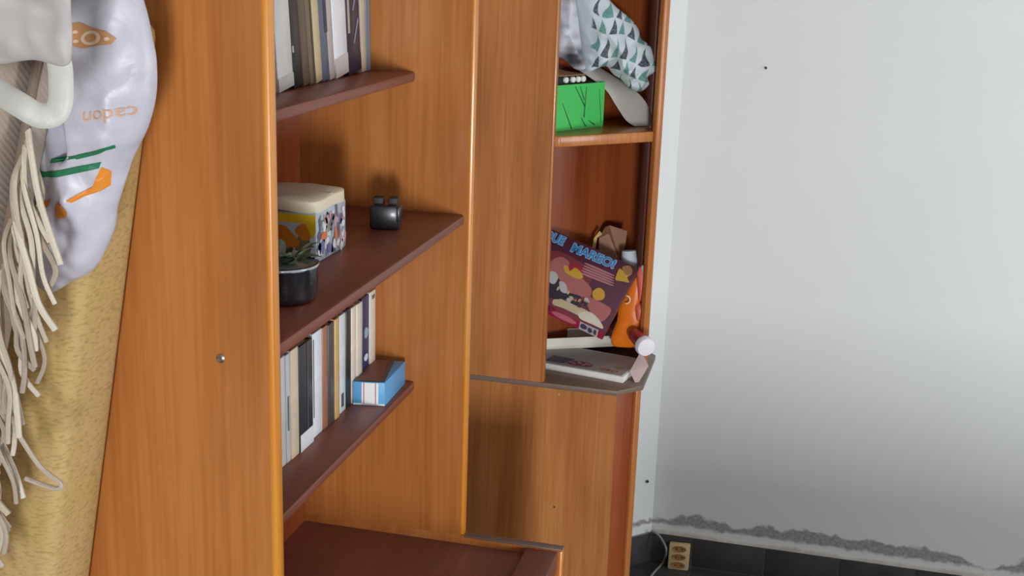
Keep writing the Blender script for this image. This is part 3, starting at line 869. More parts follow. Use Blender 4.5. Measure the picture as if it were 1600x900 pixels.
tag(sheet('grey_board', plain('pale_grey_board', (192, 186, 180), 0.5), None, rows, 0.004, loc=tuple(rows[-1][2])), 'pale grey curved board leaning behind the green box', 'board')
# brown card lying over the tray
c0 = go + UP * 0.119 + gn * 0.004
rows = [[c0 + gd * (0.02 + 0.118 * q / 4) + gn * (0.0 + 0.016 * r) + UP * (0.028 * (1 - q / 4) * (1 - r / 4) * 1.1 + 0.001) for q in range(5)] for r in range(5)]
tag(sheet('brown_card', plain('brown_cardboard', (150, 112, 78), 0.8), None, rows, 0.002, loc=tuple(rows[0][0]), nrm=(0, 0, 1)), 'folded piece of brown cardboard on top of the black cap tray', 'cardboard')

# patterned cloth and grey bundle
CY = 2.885
def triangle_cloth():
    m, nt, b = pbsdf('white_cloth_with_green_triangles')
    N = nt.nodes.new; L = nt.links.new
    uv = N('ShaderNodeUVMap'); sep = N('ShaderNodeSeparateXYZ')
    mp = N('ShaderNodeMapping'); mp.inputs['Scale'].default_value = (1 / 0.0235, 1 / 0.041, 1); mp.inputs['Rotation'].default_value = (0, 0, 0.12)
    nz = N('ShaderNodeTexNoise'); nz.inputs['Scale'].default_value = 14; nz.inputs['Detail'].default_value = 1
    vm = N('ShaderNodeVectorMath'); vm.operation = 'MULTIPLY_ADD'; vm.inputs[1].default_value = (0.055, 0.055, 0)
    L(uv.outputs[0], nz.inputs['Vector']); L(nz.outputs['Color'], vm.inputs[0]); L(uv.outputs[0], vm.inputs[2])
    L(vm.outputs[0], mp.inputs[0]); L(mp.outputs[0], sep.inputs[0])
    def mt(op, a, bb=None, cl=False):
        n = N('ShaderNodeMath'); n.operation = op; n.use_clamp = cl
        for i_, v in enumerate((a, bb)):
            if v is None: continue
            if isinstance(v, (int, float)): n.inputs[i_].default_value = v
            else: L(v, n.inputs[i_])
        return n.outputs[0]
    row = mt('FLOOR', sep.outputs['Y'])
    xs_ = mt('ADD', sep.outputs['X'], mt('MULTIPLY', row, 0.5))
    fx = mt('FRACT', xs_); fy = mt('FRACT', sep.outputs['Y'])
    half = mt('MULTIPLY', mt('SUBTRACT', 1.0, fy), 0.44)
    ins = mt('MULTIPLY', mt('SUBTRACT', half, mt('ABSOLUTE', mt('SUBTRACT', fx, 0.5))), 25, True)
    ins = mt('MULTIPLY', ins, mt('MULTIPLY', mt('SUBTRACT', fy, 0.06), 30, True))
    sp2 = N('ShaderNodeSeparateXYZ'); L(uv.outputs[0], sp2.inputs[0])
    ins = mt('MULTIPLY', ins, mt('MULTIPLY', mt('SUBTRACT', sp2.outputs['X'], gy(921, 50, CY).x), 150, True))
    par = mt('MODULO', mt('ADD', mt('ADD', mt('FLOOR', xs_), row), 200), 2)
    col = N('ShaderNodeMix'); col.data_type = 'RGBA'
    col.inputs[6].default_value = lin((92, 150, 142)) + (1,); col.inputs[7].default_value = lin((50, 58, 72)) + (1,)
    L(mt('GREATER_THAN', par, 0.5), col.inputs[0])
    wn = N('ShaderNodeTexNoise'); wn.inputs['Scale'].default_value = 260
    L(uv.outputs[0], wn.inputs['Vector'])
    ins2 = mt('MULTIPLY', ins, mt('ADD', 0.55, mt('MULTIPLY', wn.outputs['Fac'], 0.7)), True)
    mx = N('ShaderNodeMix'); mx.data_type = 'RGBA'
    mx.inputs[6].default_value = lin((206, 216, 222)) + (1,)
    L(ins2, mx.inputs[0]); L(col.outputs[2], mx.inputs[7])
    L(mx.outputs[2], b.inputs['Base Color'])
    b.inputs['Roughness'].default_value = 0.8
    return m
def outline_at(pxs, Y):
    return [(lambda p: (p.x, p.z))(gy(a, b, Y)) for a, b in pxs]
cl_px = [(893, -30), (930, -22), (962, 10), (983, 27), (997, 44), (1002, 60), (1016, 72), (1022, 92), (1026, 110), (1012, 120), (1014, 132), (1000, 143), (984, 138), (970, 124), (958, 116), (948, 104), (935, 106), (917, 112), (908, 95), (905, 60), (898, 20)]
def cloth_crease(x, y):
    v = Vector((x * 34, y * 34, 3.3))
    low = max(0.0, min(1.0, (1.44 - y) / 0.09))
    r1 = 1 - 2 * abs(noise.noise(Vector((x * 22 + y * 10, y * 17, 2.2))))
    r2 = 1 - 2 * abs(noise.noise(Vector((x * 30, y * 38, 5.1))))
    return 0.008 * noise.noise(Vector((x * 16, y * 12, 1))) + (0.007 + 0.009 * low) * r1 + (0.002 + 0.016 * low) * r2 + 0.006 * low * noise.noise(v * 2.1)
pil = Pillow((0, CY, 0), (1, 0, 0), (0, 0, 1), (0.25, -1, 0), outline_at(cl_px, CY), 0.030, 0.02, sub=8, rings=40, crease=cloth_crease)
cp0 = gy(975, 125, CY)
tag(pil.build('patterned_cloth', triangle_cloth(), loc=(cp0.x, CY, cp0.z)), 'white cloth bag printed with green and black triangles on the corner shelf', 'cloth')
gr_px = [(858, -35), (890, -28), (900, 5), (906, 50), (911, 88), (914, 108), (898, 108), (880, 92), (864, 84), (856, 40)]
GY = 2.86
def grey_bundle_mat():
    m, nt, b = pbsdf('grey_white_plastic_wrap')
    N = nt.nodes.new; L = nt.links.new
    uv = N('ShaderNodeUVMap'); nz = N('ShaderNodeTexNoise'); nz.inputs['Scale'].default_value = 15; nz.inputs['Detail'].default_value = 1.5
    mp = N('ShaderNodeMapping'); mp.inputs['Scale'].default_value = (0.8, 1.7, 1); mp.inputs['Rotation'].default_value = (0, 0, -0.5)
    L(uv.outputs[0], mp.inputs[0]); L(mp.outputs[0], nz.inputs['Vector'])
    rp = N('ShaderNodeValToRGB'); rp.color_ramp.elements[0].position = 0.36; rp.color_ramp.elements[0].color = lin((84, 82, 92)) + (1,)
    rp.color_ramp.elements[1].position = 0.56; rp.color_ramp.elements[1].color = lin((206, 206, 216)) + (1,)
    L(nz.outputs['Fac'], rp.inputs[0]); L(rp.outputs[0], b.inputs['Base Color']); b.inputs['Roughness'].default_value = 0.35
    return m
pil = Pillow((0, GY, 0), (1, 0, 0), (0, 0, 1), (0.25, -1, 0), outline_at(gr_px, GY), 0.03, 0.015, sub=5, rings=16,
             crease=lambda x, y: 0.012 * noise.noise(Vector((x * 26, y * 26, 9))) + 0.004 * noise.noise(Vector((x * 60, y * 60, 2))))
p_ = gy(905, 110, GY)
tag(pil.build('grey_bundle', grey_bundle_mat(), loc=(p_.x, GY, p_.z)), 'grey and white wrapped bundle left of the patterned cloth', 'bundle')

# ================================================================== PILE ON THE CORNER CABINET
Z = SLAB
# flat game box
b0, b1 = gz(846, 575.5, Z), gz(973, 599, Z)
bd = (b1 - b0).normalized(); bn = Vector((-bd.y, bd.x, 0))
FB = 0.150; FH = 0.015
fbx = thing('flat_box', 'flat white printed box lying at the bottom of the pile', 'box', tuple((b0 + b1) / 2 + bn * FB / 2))
L0 = 0.235
fo = b1 - bd * L0
if fo.x < -0.60: pass
M_OFFW = plain('off_white_card', (222, 218, 214), 0.6)
hexobj('carton', M_OFFW, fbx, fo, bd * L0, bn * FB, UP * FH, 0.001)
f = Face(fo + UP * FH, bd, bn, flip=(0, 0, 1))
print_poly('lid_print', plain('greyish_print', (168, 164, 166), 0.5), fbx, f, [rect(0.004, L0 - 0.006, 0.006, FB - 0.004)], 0.0004)
print_poly('lid_print', plain('navy_print', (62, 68, 104), 0.5), fbx, f, [[(0.030, 0.016), (0.075, 0.018), (0.090, 0.060), (0.032, 0.065)]], 0.0007)
print_poly('lid_print', plain('plum_print', (128, 62, 96), 0.5), fbx, f, [blob(0.112, 0.036, 0.036, 0.018, seed=31, j=0.08)], 0.0009)
print_poly('lid_print', plain('olive_print', (150, 146, 108), 0.5), fbx, f, [blob(0.205, 0.056, 0.013, 0.008, seed=35)], 0.0009)
PINKW = plain('pink_pale_print', (216, 176, 188), 0.5)
print_poly('lid_print', PINKW, fbx, f, [blob(0.112 + dx * 1.2, 0.034 + dy, 0.005, 0.004, n=8, seed=40 + k) for k, (dx, dy) in enumerate(((-.02, .002), (-.01, -.004), (.0, .005), (.01, -.003), (.02, .004), (-.005, .009), (.012, .008)))], 0.0012)
BRN = plain('brown_text_print', (126, 84, 76), 0.5)
print_poly('lid_print', plain('tan_print', (190, 170, 158), 0.5), fbx, f, [rect(0.166, 0.214, 0.012, 0.038)], 0.0007)
print_text('lid_lettering', BRN, fbx, f, 'GRO', 0.190, 0.025, 0.021, h=0.001, bold=0.0006)
# open end flap, made with poly_slab below
ZT1 = Z + FH
# cream tray (bottom half of the leaning game) lying on the flat box
cr = thing('cream_tray', 'cream cardboard tray between the flat box and the purple game box', 'box', tuple(gz(905, 548, ZT1)))
k1 = gz(966, 541, ZT1); kd = (gz(860, 546, ZT1) - k1); kd.z = 0; kd.normalize(); kn = Vector((kd.y, -kd.x, 0))
if kn.y < 0: kn = -kn
KW, KD, KH = 0.215, 0.075, 0.028
M_CREAM = plain('cream_card', (224, 216, 202), 0.65)
for nm, p_, a_, b_2, c_2 in (('front_side', k1, kd * KW, kn * 0.002, UP * KH), ('back_side', k1 + kn * (KD - 0.002), kd * KW, kn * 0.002, UP * KH),
                         ('end_side', k1 + kn * 0.002, kd * 0.002, kn * (KD - 0.004), UP * KH), ('end_side', k1 + kd * (KW - 0.002) + kn * 0.002, kd * 0.002, kn * (KD - 0.004), UP * KH),
                         ('base', k1 + kn * 0.002 + kd * 0.002, kd * (KW - 0.004), kn * (KD - 0.004), UP * 0.002)):
    hexobj(nm, M_CREAM, cr, p_, a_, b_2, c_2)

# purple game box leaning on the tray
B_ = gy(944, 519, 2.695); T_ = gy(1002, 421, 2.845); L_p = gy(858, 479, 2.705)
exg = (L_p - B_); exl = exg.length; exg.normalize()
eyg = T_ - B_; eyg = eyg - exg * eyg.dot(exg); GHt = eyg.length; eyg.normalize()
ng = exg.cross(eyg); 
if ng.y > 0: ng = -ng
GL, GT = 0.235, 0.036
mb = thing('game_box', 'purple board game box with blue lettering leaning on the pile', 'game box', tuple(B_ + exg * GL / 2 - ng * GT))
M_PURP = plain('dark_plum_card', (84, 44, 62), 0.4, coat=0.2)
o2 = B_ - ng * GT
hexobj('carton', M_PURP, mb, o2, exg * GL, eyg * GHt, ng * GT, 0.0008)
# face with x running left->right as seen: origin at left visible end
f = Face(B_ + exg * 0.16, -exg, eyg, flip=ng)      # x=0 at 16 cm left of the right edge
WV = 0.16
def fx_(px, py):     # photo position -> face coordinates on the lid plane
    r = _ray(px, py); o3 = Vector((0, 0, CAM_H))
    t = (B_ - o3).dot(ng) / r.dot(ng); q = o3 + r * t - f.o
    return (q.dot(f.ex), q.dot(f.ey))
def fpoly(pts): return [(p.x, p.y) for p in catmull([fx_(a, b) + (0,) for a, b in pts], 4, closed=True)]
print_poly('lid_art', plain('art_wine', (122, 52, 62), 0.4), mb, f, [fpoly([(858, 392), (925, 425), (905, 470), (930, 492), (940, 512), (856, 474)])], 0.0003)
print_poly('lid_art', plain('art_rose', (168, 100, 98), 0.4), mb, f, [fpoly([(858, 412), (880, 402), (905, 430), (925, 455), (905, 478), (870, 455), (858, 440)]), fpoly([(915, 463), (945, 476), (955, 486), (940, 503), (925, 492)])], 0.0005)
print_poly('lid_art', plain('art_red', (150, 40, 56), 0.4), mb, f, [fpoly([(890, 412), (914, 420), (906, 431), (892, 425)])], 0.0007)
print_poly('lid_art', plain('art_dark', (52, 46, 58), 0.4), mb, f, [fpoly([(858, 430), (872, 434), (885, 455), (905, 462), (914, 472), (898, 478), (870, 468), (857, 462)])], 0.0007)
print_poly('lid_art', plain('art_silver', (180, 176, 176), 0.4), mb, f, [fpoly([(859, 426), (867, 425), (872, 434), (866, 444), (858, 440)]), fpoly([(874, 440), (884, 444), (886, 458), (876, 455)])], 0.0009)
print_poly('lid_art', plain('art_sand', (186, 170, 138), 0.4), mb, f, [fpoly([(866, 468), (882, 470), (900, 478), (918, 486), (928, 496), (932, 506), (905, 494), (880, 482), (864, 476)])], 0.0009)
print_poly('lid_art', plain('art_cream', (206, 196, 180), 0.4), mb, f, [fpoly([(905, 489), (922, 488), (936, 500), (942, 514), (925, 507), (906, 498)])], 0.0011)
for pp in ([(881, 415), (887, 417), (890, 424), (898, 419), (906, 424), (911, 434), (902, 436), (890, 431), (882, 424)], [(926, 456), (936, 450), (944, 456), (944, 466), (936, 470), (927, 466)], [(963, 430), (968, 420), (975, 424), (983, 418), (987, 428), (980, 434), (983, 442), (972, 440), (962, 438)]):
    print_poly('lid_art', plain('art_yellow', (196, 152, 56), 0.4), mb, f, [fpoly(pp)], 0.0013)
rda = random.Random(77)
for nm, col, n_ in (('art_sand', (186, 170, 138), 7), ('art_dark', (52, 46, 58), 5), ('art_silver', (180, 176, 176), 5), ('art_wine', (122, 52, 62), 4)):
    for _ in range(n_):
        u_, v_ = rda.random(), rda.random()
        print_poly('lid_art', plain(nm, col, 0.4), mb, f, [blob(*fx_(862 + 55 * u_, 438 + 30 * u_ + 24 * v_), rda.uniform(0.003, 0.007), rda.uniform(0.003, 0.006), n=10, j=0.25, seed=rda.randint(0, 999))], 0.0012 + 0.0001 * _)
print_poly('lid_art', plain('art_bronze', (150, 112, 70), 0.4), mb, f, [fpoly([(972, 418), (984, 416), (988, 426), (978, 430)])], 0.0014)
# slanted block lettering
fd = Vector(fx_(1000, 419)) - Vector(fx_(858, 360))
ang = math.atan2(fd.y, fd.x)
M_LBLUE = plain('pale_blue_letter_edge', (150, 196, 228), 0.4); M_LB = plain('mid_blue_letter', (62, 124, 180), 0.4)
band = fpoly([(858, 363), (885, 374), (893, 376), (963, 407), (966, 411), (960, 427), (948, 424), (888, 391), (858, 380)])
for word, (cx_, cy_), sx in (('QUE', fx_(866.5, 372.5), 0.72), ('MAREO!', fx_(927, 401), 0.90)):
    print_text('title_outline', M_LBLUE, mb, f, word, cx_, cy_, 0.0345, rot=ang, h=0.0012, bold=0.0024, sx=sx)
    print_text('title_lettering', M_LB, mb, f, word, cx_, cy_, 0.0345, rot=ang, h=0.0017, bold=0.0009, sx=sx)
PT = plain('pinkish_small_print', (176, 118, 122), 0.5)
print_poly('small_print', PT, mb, f, [fpoly([(918 - 1.5 * k, 412 + 3.8 * k), (956 - 0.5 * k, 428.5 + 3.8 * k), (955.5 - 0.5 * k, 431 + 3.8 * k), (917.5 - 1.5 * k, 414.6 + 3.8 * k)]) for k in range(5)], 0.001)
# lower edge (faces down and out) print
fs_ = Face(B_ + exg * 0.16 - ng * GT, -exg, ng, flip=-eyg)
print_poly('edge_print', plain('crimson_print', (190, 40, 78), 0.45), mb, fs_, [rect(0.02, 0.099, 0.0008, GT - 0.0008), rect(0.146, 0.1592, 0.0008, GT - 0.0008)], 0.0004)
print_poly('edge_print', plain('edge_rose_print', (226, 130, 146), 0.5), mb, fs_, [blob(0.060, GT * 0.55, 0.032, GT * 0.34, n=16, j=0.06, seed=51)], 0.0007)
print_poly('edge_print', plain('edge_white_print', (214, 206, 214), 0.5), mb, fs_, [rect(0.099, 0.146, 0.0008, GT - 0.0008)], 0.0004)
print_poly('edge_print', plain('edge_dark_print', (88, 78, 98), 0.5), mb, fs_, [blob(0.110, GT * 0.55, 0.009, GT * 0.3, seed=55), blob(0.126, GT * 0.45, 0.006, GT * 0.3, seed=56), blob(0.139, GT * 0.5, 0.004, GT * 0.34, seed=57)], 0.0007)

# orange plastic toy
OY = 2.865
org_px = [(1001, 424), (1004, 450), (1000, 478), (1003, 505), (1000, 530), (993, 542), (976, 543), (958, 540), (955, 526), (964, 500), (968, 470), (980, 445), (990, 428)]
pil = Pillow((0, OY, 0), (1, 0, 0), (0, 0, 1), (0.15, -1, 0), outline_at(org_px, OY), 0.011, 0.018, sub=5, rings=10)
ob = gy(982, 541, OY)
toy = thing('orange_toy', 'bright orange plastic toy with pink fins behind the purple game box', 'toy', (ob.x, OY, ob.z))
pil.build('body', plain('orange_plastic', (240, 122, 22), 0.35, coat=0.3), toy)
M_PINK = plain('coral_pink_plastic', (232, 112, 92), 0.4)
for pxs in ([(996, 420), (1008, 416), (1009, 440), (1005, 462), (999, 470), (996, 445)], [(994, 474), (1004, 474), (1008, 486), (1005, 498), (996, 500), (993, 486)]):
    q = Pillow((0, OY - 0.006, 0), (1, 0, 0), (0, 0, 1), (0.15, -1, 0), outline_at(pxs, OY), 0.012, 0.012, sub=4, rings=7)
    q.build('fin', M_PINK, toy)
q = Pillow((0, OY - 0.01, 0), (1, 0, 0), (0, 0, 1), (0.15, -1, 0), outline_at([(1003, 414), (1011, 415), (1011, 428), (1005, 432)], OY), 0.006, 0.006, sub=4, rings=5)
q.build('tip', plain('pale_grey_plastic', (206, 206, 206), 0.4), toy)
ring = gy(978.5, 468, OY - 0.022)
bm = bmesh.new(); tube(bm, [ring + Vector((0.009 * math.cos(a), 0.0, 0.010 * math.sin(a))) for a in [math.pi * (-0.55 + 1.1 * k / 12) for k in range(13)]], 0.0016, 8)
obj('eye_ring', bm, plain('white_ring', (226, 214, 208), 0.4), toy, smooth=True)

tc_ = gy(1010, 543, 2.765)
ta = (tc_ - gy(991, 523, 2.83)).normalized()
tbp = thing('capped_tube', 'red tube with a round white cap lying at the right end of the pile', 'tube', tuple(tc_ - Vector((0, 0, 0.024))))
bm = bmesh.new(); st = tc_ - ta * 0.080
lathe(bm, [(0.0135, 0.0), (0.0155, 0.004), (0.018, 0.062)], st.x, st.y, st.z, 24, axis=ta)
obj('tube', bm, plain('raspberry_plastic', (196, 62, 82), 0.4), tbp, smooth=True)
bm = bmesh.new(); st2 = st + ta * 0.062
lathe(bm, [(0.0205, 0.0), (0.0235, 0.003), (0.0240, 0.014), (0.021, 0.019), (0.010, 0.0212)], st2.x, st2.y, st2.z, 28, axis=ta)
obj('cap', bm, plain('white_cap', (236, 230, 238), 0.4), tbp, smooth=True)
# brown carton, open, behind the game box
KY = 2.945
def poly_slab(name, mat, parent, pxs, Y, dvec, loc=None, label=None):
    bm = bmesh.new(); pts = [gy(a, b, y_) for (a, b), y_ in zip(pxs, Y)]
    lo_ = [bm.verts.new(p) for p in pts]; hi = [bm.verts.new(p + Vector(dvec)) for p in pts]; n = len(pts)
    bm.faces.new(lo_[::-1]); bm.faces.new(hi)
    for i_ in range(n): bm.faces.new((lo_[i_], lo_[(i_ + 1) % n], hi[(i_ + 1) % n], hi[i_]))
    return obj(name, bm, mat, parent, loc=loc, label=label)
poly_slab('end_flap', plain('pinkish_card', (206, 182, 180), 0.65), fbx, [(984, 580), (994, 602), (1012, 572), (1001, 549)], [2.735, 2.705, 2.775, 2.815], (0.002, 0.001, 0))
M_KRAFT = plain('kraft_card', (158, 118, 92), 0.8); M_KRAFT2 = plain('kraft_card_pale', (176, 136, 110), 0.8)
kb = thing('brown_carton', 'crumpled brown cardboard carton standing behind the purple game box', 'box', tuple(gy(958, 480, KY)))
poly_slab('front_panel', M_KRAFT2, kb, [(936, 372), (951, 365), (968, 408), (972, 480), (935, 480)], [KY, KY - 0.01, KY - 0.012, KY - 0.012, KY], (0, 0.003, 0))
poly_slab('side_panel', M_KRAFT, kb, [(951, 365), (952, 352), (980, 361), (977, 385), (970, 410), (972, 480), (966, 480), (967, 408)], [KY - 0.008, KY + 0.012, KY + 0.015, KY + 0.012, KY + 0.005, KY + 0.005, KY, KY], (0, 0.003, 0))
poly_slab('flap', M_KRAFT, kb, [(936, 372), (945, 355), (953, 352), (951, 365)], [KY, KY + 0.012, KY + 0.012, KY - 0.008], (0, 0.003, 0))
tag(poly_slab('yellow_strip', plain('dull_yellow_card', (206, 178, 106), 0.6), None, [(937, 361), (941, 366), (933, 372), (928, 400), (926, 480), (920, 480), (923, 400), (928, 372)], [2.93] * 8, (0, 0.003, 0), loc=tuple(gy(923, 480, 2.93))), 'dull yellow card strip sticking up left of the brown carton', 'card')
# pale blue-white paper cup
pc = gy(984, 428, 2.90)
bm = bmesh.new()
lathe(bm, [(0.0185, -0.055), (0.0215, 0.0), (0.0175, 0.052), (0.0170, 0.053), (0.0160, 0.050), (0.019, 0.0), (0.016, -0.052)], pc.x, pc.y, pc.z + 0.004, 24, axis=(-0.12, 0.1, 1))
tag(obj('paper_cup', bm, plain('blue_white_paper', (214, 222, 234), 0.5), smooth=True, loc=(pc.x, pc.y, pc.z - 0.05)), 'bluish white paper cup right of the brown carton', 'cup')

# ================================================================== SOCKET BLOCK AND CABLE
M_IVORY = plain('aged_ivory_plastic', (204, 182, 138), 0.45)
SBY = 3.158
s0 = gy(1042.5, 889, SBY); s0.z = 0.0
sb = thing('socket_block', 'yellowed ivory three-way socket block standing against the dark skirting', 'socket', (s0.x + 0.03, SBY + 0.012, 0))
tilt = Vector((0, 0.10, 1)).normalized()
sn = Vector((0, -1, 0.10)).normalized()
SO = Vector((s0.x, SBY, 0.0)); sw = Vector((0.0575, 0.004, 0))
hexobj('housing', M_IVORY, sb, SO, sw, -sn * 0.020, tilt * 0.076, 0.004)
for k in range(3):
    zc = 0.0145 + 0.0235 * k
    bm = bmesh.new(); c = SO + sw * 0.5 + tilt * zc + sn * 0.0002
    s_ = sw.normalized()
    rim = []
    lathe_pts = [(0.0195, -0.001), (0.0195, 0.0012), (0.0180, 0.0016), (0.0165, 0.0005), (0.005, 0.0004)]
    rings = []
    for r, h_ in lathe_pts:
        rings.append([bm.verts.new(c + s_ * (r * math.cos(2 * math.pi * q / 24)) + tilt * (r * 0.46 * math.sin(2 * math.pi * q / 24)) + sn * h_) for q in range(24)])
    for a, b in zip(rings, rings[1:]):
        for q in range(24): bm.faces.new((a[q], a[(q + 1) % 24], b[(q + 1) % 24], b[q]))
    bm.faces.new(rings[0][::-1]); bm.faces.new(rings[-1])
    so = obj('socket', bm, plain('socket_recess_shade', (150, 112, 58), 0.5), sb, smooth=True)  # no real hollow: the recess shade is put into the brown colour
    for sx in (-0.008, 0.008):
        bm = bmesh.new(); cc_ = c + s_ * sx + sn * 0.0003
        lathe(bm, [(0.0022, 0), (0.0022, 0.0008)], cc_.x, cc_.y, cc_.z, 10, axis=sn)
        obj('pin_hole', bm, plain('socket_hole', (40, 30, 20), 0.8), so)
cpts = [gy(1018, 829, 3.178), gy(1028, 835, 3.172), gy(1036, 846, 3.160), gy(1041, 860, 3.145), gz(1036, 878, 0.004), gz(1024, 892, 0.004), gz(1010, 908, 0.004), gz(985, 925, 0.004)]
bm = bmesh.new(); tube(bm, catmull(cpts, 8), 0.0032, 10)
tag(obj('power_cable', bm, plain('grey_white_cable', (150, 146, 142), 0.5), smooth=True, loc=tuple(cpts[5])), 'thin pale cable looping down beside the socket block', 'cable')

# ================================================================== FOREGROUND: mattress, rolled rug, plastic bag
# yellow foam mattress standing on edge, leaning against the bookcase
mt0, mt1 = gy(78, 900, 1.085), gy(130, 440, 1.085)
mdir = (mt1 - mt0).normalized(); mx_ = Vector((mdir.z, 0, -mdir.x))
foot = mt0 - mdir * (mt0.z / mdir.z)
ML = 1.60
M_FOAM_T, _nt, _b = pbsdf('yellow_towelling')
def foam():
    nt, b = _nt, _b; N = nt.nodes.new; L = nt.links.new
    tc = N('ShaderNodeTexCoord')
    n1 = N('ShaderNodeTexNoise'); n1.inputs['Scale'].default_value = 9; n1.inputs['Detail'].default_value = 4
    mp = N('ShaderNodeMapping'); mp.inputs['Scale'].default_value = (110, 110, 330)
    n2 = N('ShaderNodeTexNoise'); n2.inputs['Scale'].default_value = 1; n2.inputs['Detail'].default_value = 5
    L(tc.outputs['Object'], n1.inputs[0]); L(tc.outputs['Object'], mp.inputs[0]); L(mp.outputs[0], n2.inputs[0])
    r1 = N('ShaderNodeValToRGB'); r1.color_ramp.elements[0].position = 0.35; r1.color_ramp.elements[1].position = 0.65
    r1.color_ramp.elements[0].color = lin((194, 164, 100)) + (1,); r1.color_ramp.elements[1].color = lin((200, 168, 118)) + (1,)
    r2 = N('ShaderNodeValToRGB'); r2.color_ramp.elements[0].position = 0.33; r2.color_ramp.elements[1].position = 0.5
    r2.color_ramp.elements[0].color = (0.78, 0.74, 0.68, 1); r2.color_ramp.elements[1].color = (1, 1, 1, 1)
    L(n1.outputs['Fac'], r1.inputs[0]); L(n2.outputs['Fac'], r2.inputs[0])
    mx = N('ShaderNodeMix'); mx.data_type = 'RGBA'; mx.blend_type = 'MULTIPLY'; mx.inputs[0].default_value = 1
    L(r1.outputs[0], mx.inputs[6]); L(r2.outputs[0], mx.inputs[7]); L(mx.outputs[2], b.inputs['Base Color'])
    b.inputs['Roughness'].default_value = 0.95
    bp = N('ShaderNodeBump'); bp.inputs['Strength'].default_value = 0.6; bp.inputs['Distance'].default_value = 0.003
    L(n2.outputs['Fac'], bp.inputs['Height']); L(bp.outputs[0], b.inputs['Normal'])
foam()
ma = thing('foam_mattress', 'yellow towelling-covered foam mattress leaning on the side of the bookcase', 'mattress', (foot.x - 0.35, 1.13, 0))
MB = foot - mx_ * 0.70
MB.y = 1.085
MB.z -= (foot - mx_ * 0.70).z if False else 0
base_lift = max(0.0, -(MB.z))
bm = bmesh.new(); hexa(bm, MB, mx_ * 0.70, Vector((0, 0.098, 0)), mdir * ML, 0.016, 3)
obj('cover', bm, M_FOAM_T, ma, smooth=True)

# rolled woven rug
M_RUG, _nt, _b = pbsdf('taupe_woven_rug')
def rugmat():
    nt, b = _nt, _b; N = nt.nodes.new; L = nt.links.new
    tc = N('ShaderNodeTexCoord')
    w = N('ShaderNodeTexWave'); w.wave_type = 'BANDS'; w.bands_direction = 'DIAGONAL'; w.inputs['Scale'].default_value = 75; w.inputs['Distortion'].default_value = 1.5; w.inputs['Detail'].default_value = 2
    L(tc.outputs['Object'], w.inputs[0])
    n1 = N('ShaderNodeTexNoise'); n1.inputs['Scale'].default_value = 6
    L(tc.outputs['Object'], n1.inputs[0])
    rp = N('ShaderNodeValToRGB'); rp.color_ramp.elements[0].color = lin((158, 139, 125)) + (1,); rp.color_ramp.elements[1].color = lin((184, 166, 151)) + (1,)
    mxf = N('ShaderNodeMath'); mxf.operation = 'MULTIPLY_ADD'; mxf.inputs[1].default_value = 0.2
    L(w.outputs['Fac'], mxf.inputs[0]); 
    s2 = N('ShaderNodeMath'); s2.operation = 'MULTIPLY'; s2.inputs[1].default_value = 0.7; L(n1.outputs['Fac'], s2.inputs[0]); L(s2.outputs[0], mxf.inputs[2])
    L(mxf.outputs[0], rp.inputs[0]); L(rp.outputs[0], b.inputs['Base Color'])
    b.inputs['Roughness'].default_value = 0.95; b.inputs['Sheen Weight'].default_value = 0.2
    bp = N('ShaderNodeBump'); bp.inputs['Strength'].default_value = 0.25; bp.inputs['Distance'].default_value = 0.002
    L(w.outputs['Fac'], bp.inputs['Height']); L(bp.outputs[0], b.inputs['Normal'])
rugmat()
RY = 0.975
e_hi, e_lo = gy(52, 190, RY), gy(0, 480, RY)
rax = (e_hi - e_lo).normalized()                 # roll axis, leaning to the right
rsd = Vector((rax.z, 0, -rax.x))                 # to the right of the axis
RR = 0.10
r_c = e_hi - rsd * RR
r_foot = r_c - rax * (r_c.z / rax.z); 
rl = 1.60 / rax.z
rug = thing('rolled_rug', 'taupe woven rug with cream fringe rolled up and standing beside the bookcase', 'rug', (r_foot.x, RY, 0))
bm = bmesh.new()
turns, nseg = 2.6, 96
prof = []
fw_ = Vector((0, -1, 0))
for k in range(nseg + 1):
    t = k / nseg
    a = 2 * math.pi * turns * t
    r = RR - (turns * 0.017) * (1 - (1 - t)) 
    prof.append((a, r))
def spiral(a, r): return rsd * math.cos(a) * r - fw_ * math.sin(a) * r
th_ = 0.011
cut = 0.035
for lo_hi in (0,):
    rows_o, rows_i = [], []
    for h in (cut, rl * 0.33, rl * 0.66, rl):
        rows_o.append([bm.verts.new(r_foot + rax * h + spiral(a, r)) for a, r in prof])
        rows_i.append([bm.verts.new(r_foot + rax * h + spiral(a, r - th_)) for a, r in prof])
    for rows, fl_ in ((rows_o, False), (rows_i, True)):
        for r0, r1 in zip(rows, rows[1:]):
            for k in range(nseg):
                q = (r0[k], r0[k + 1], r1[k + 1], r1[k]); bm.faces.new(q[::-1] if fl_ else q)
    for k in range(nseg):
        bm.faces.new((rows_o[0][k], rows_i[0][k], rows_i[0][k + 1], rows_o[0][k + 1]))
        bm.faces.new((rows_o[-1][k], rows_o[-1][k + 1], rows_i[-1][k + 1], rows_i[-1][k]))
    for i_ in range(3):
        for k in (0, nseg):
            bm.faces.new((rows_o[i_][k], rows_o[i_ + 1][k], rows_i[i_ + 1][k], rows_i[i_][k]))
obj('weave', bm, M_RUG, rug, smooth=True)
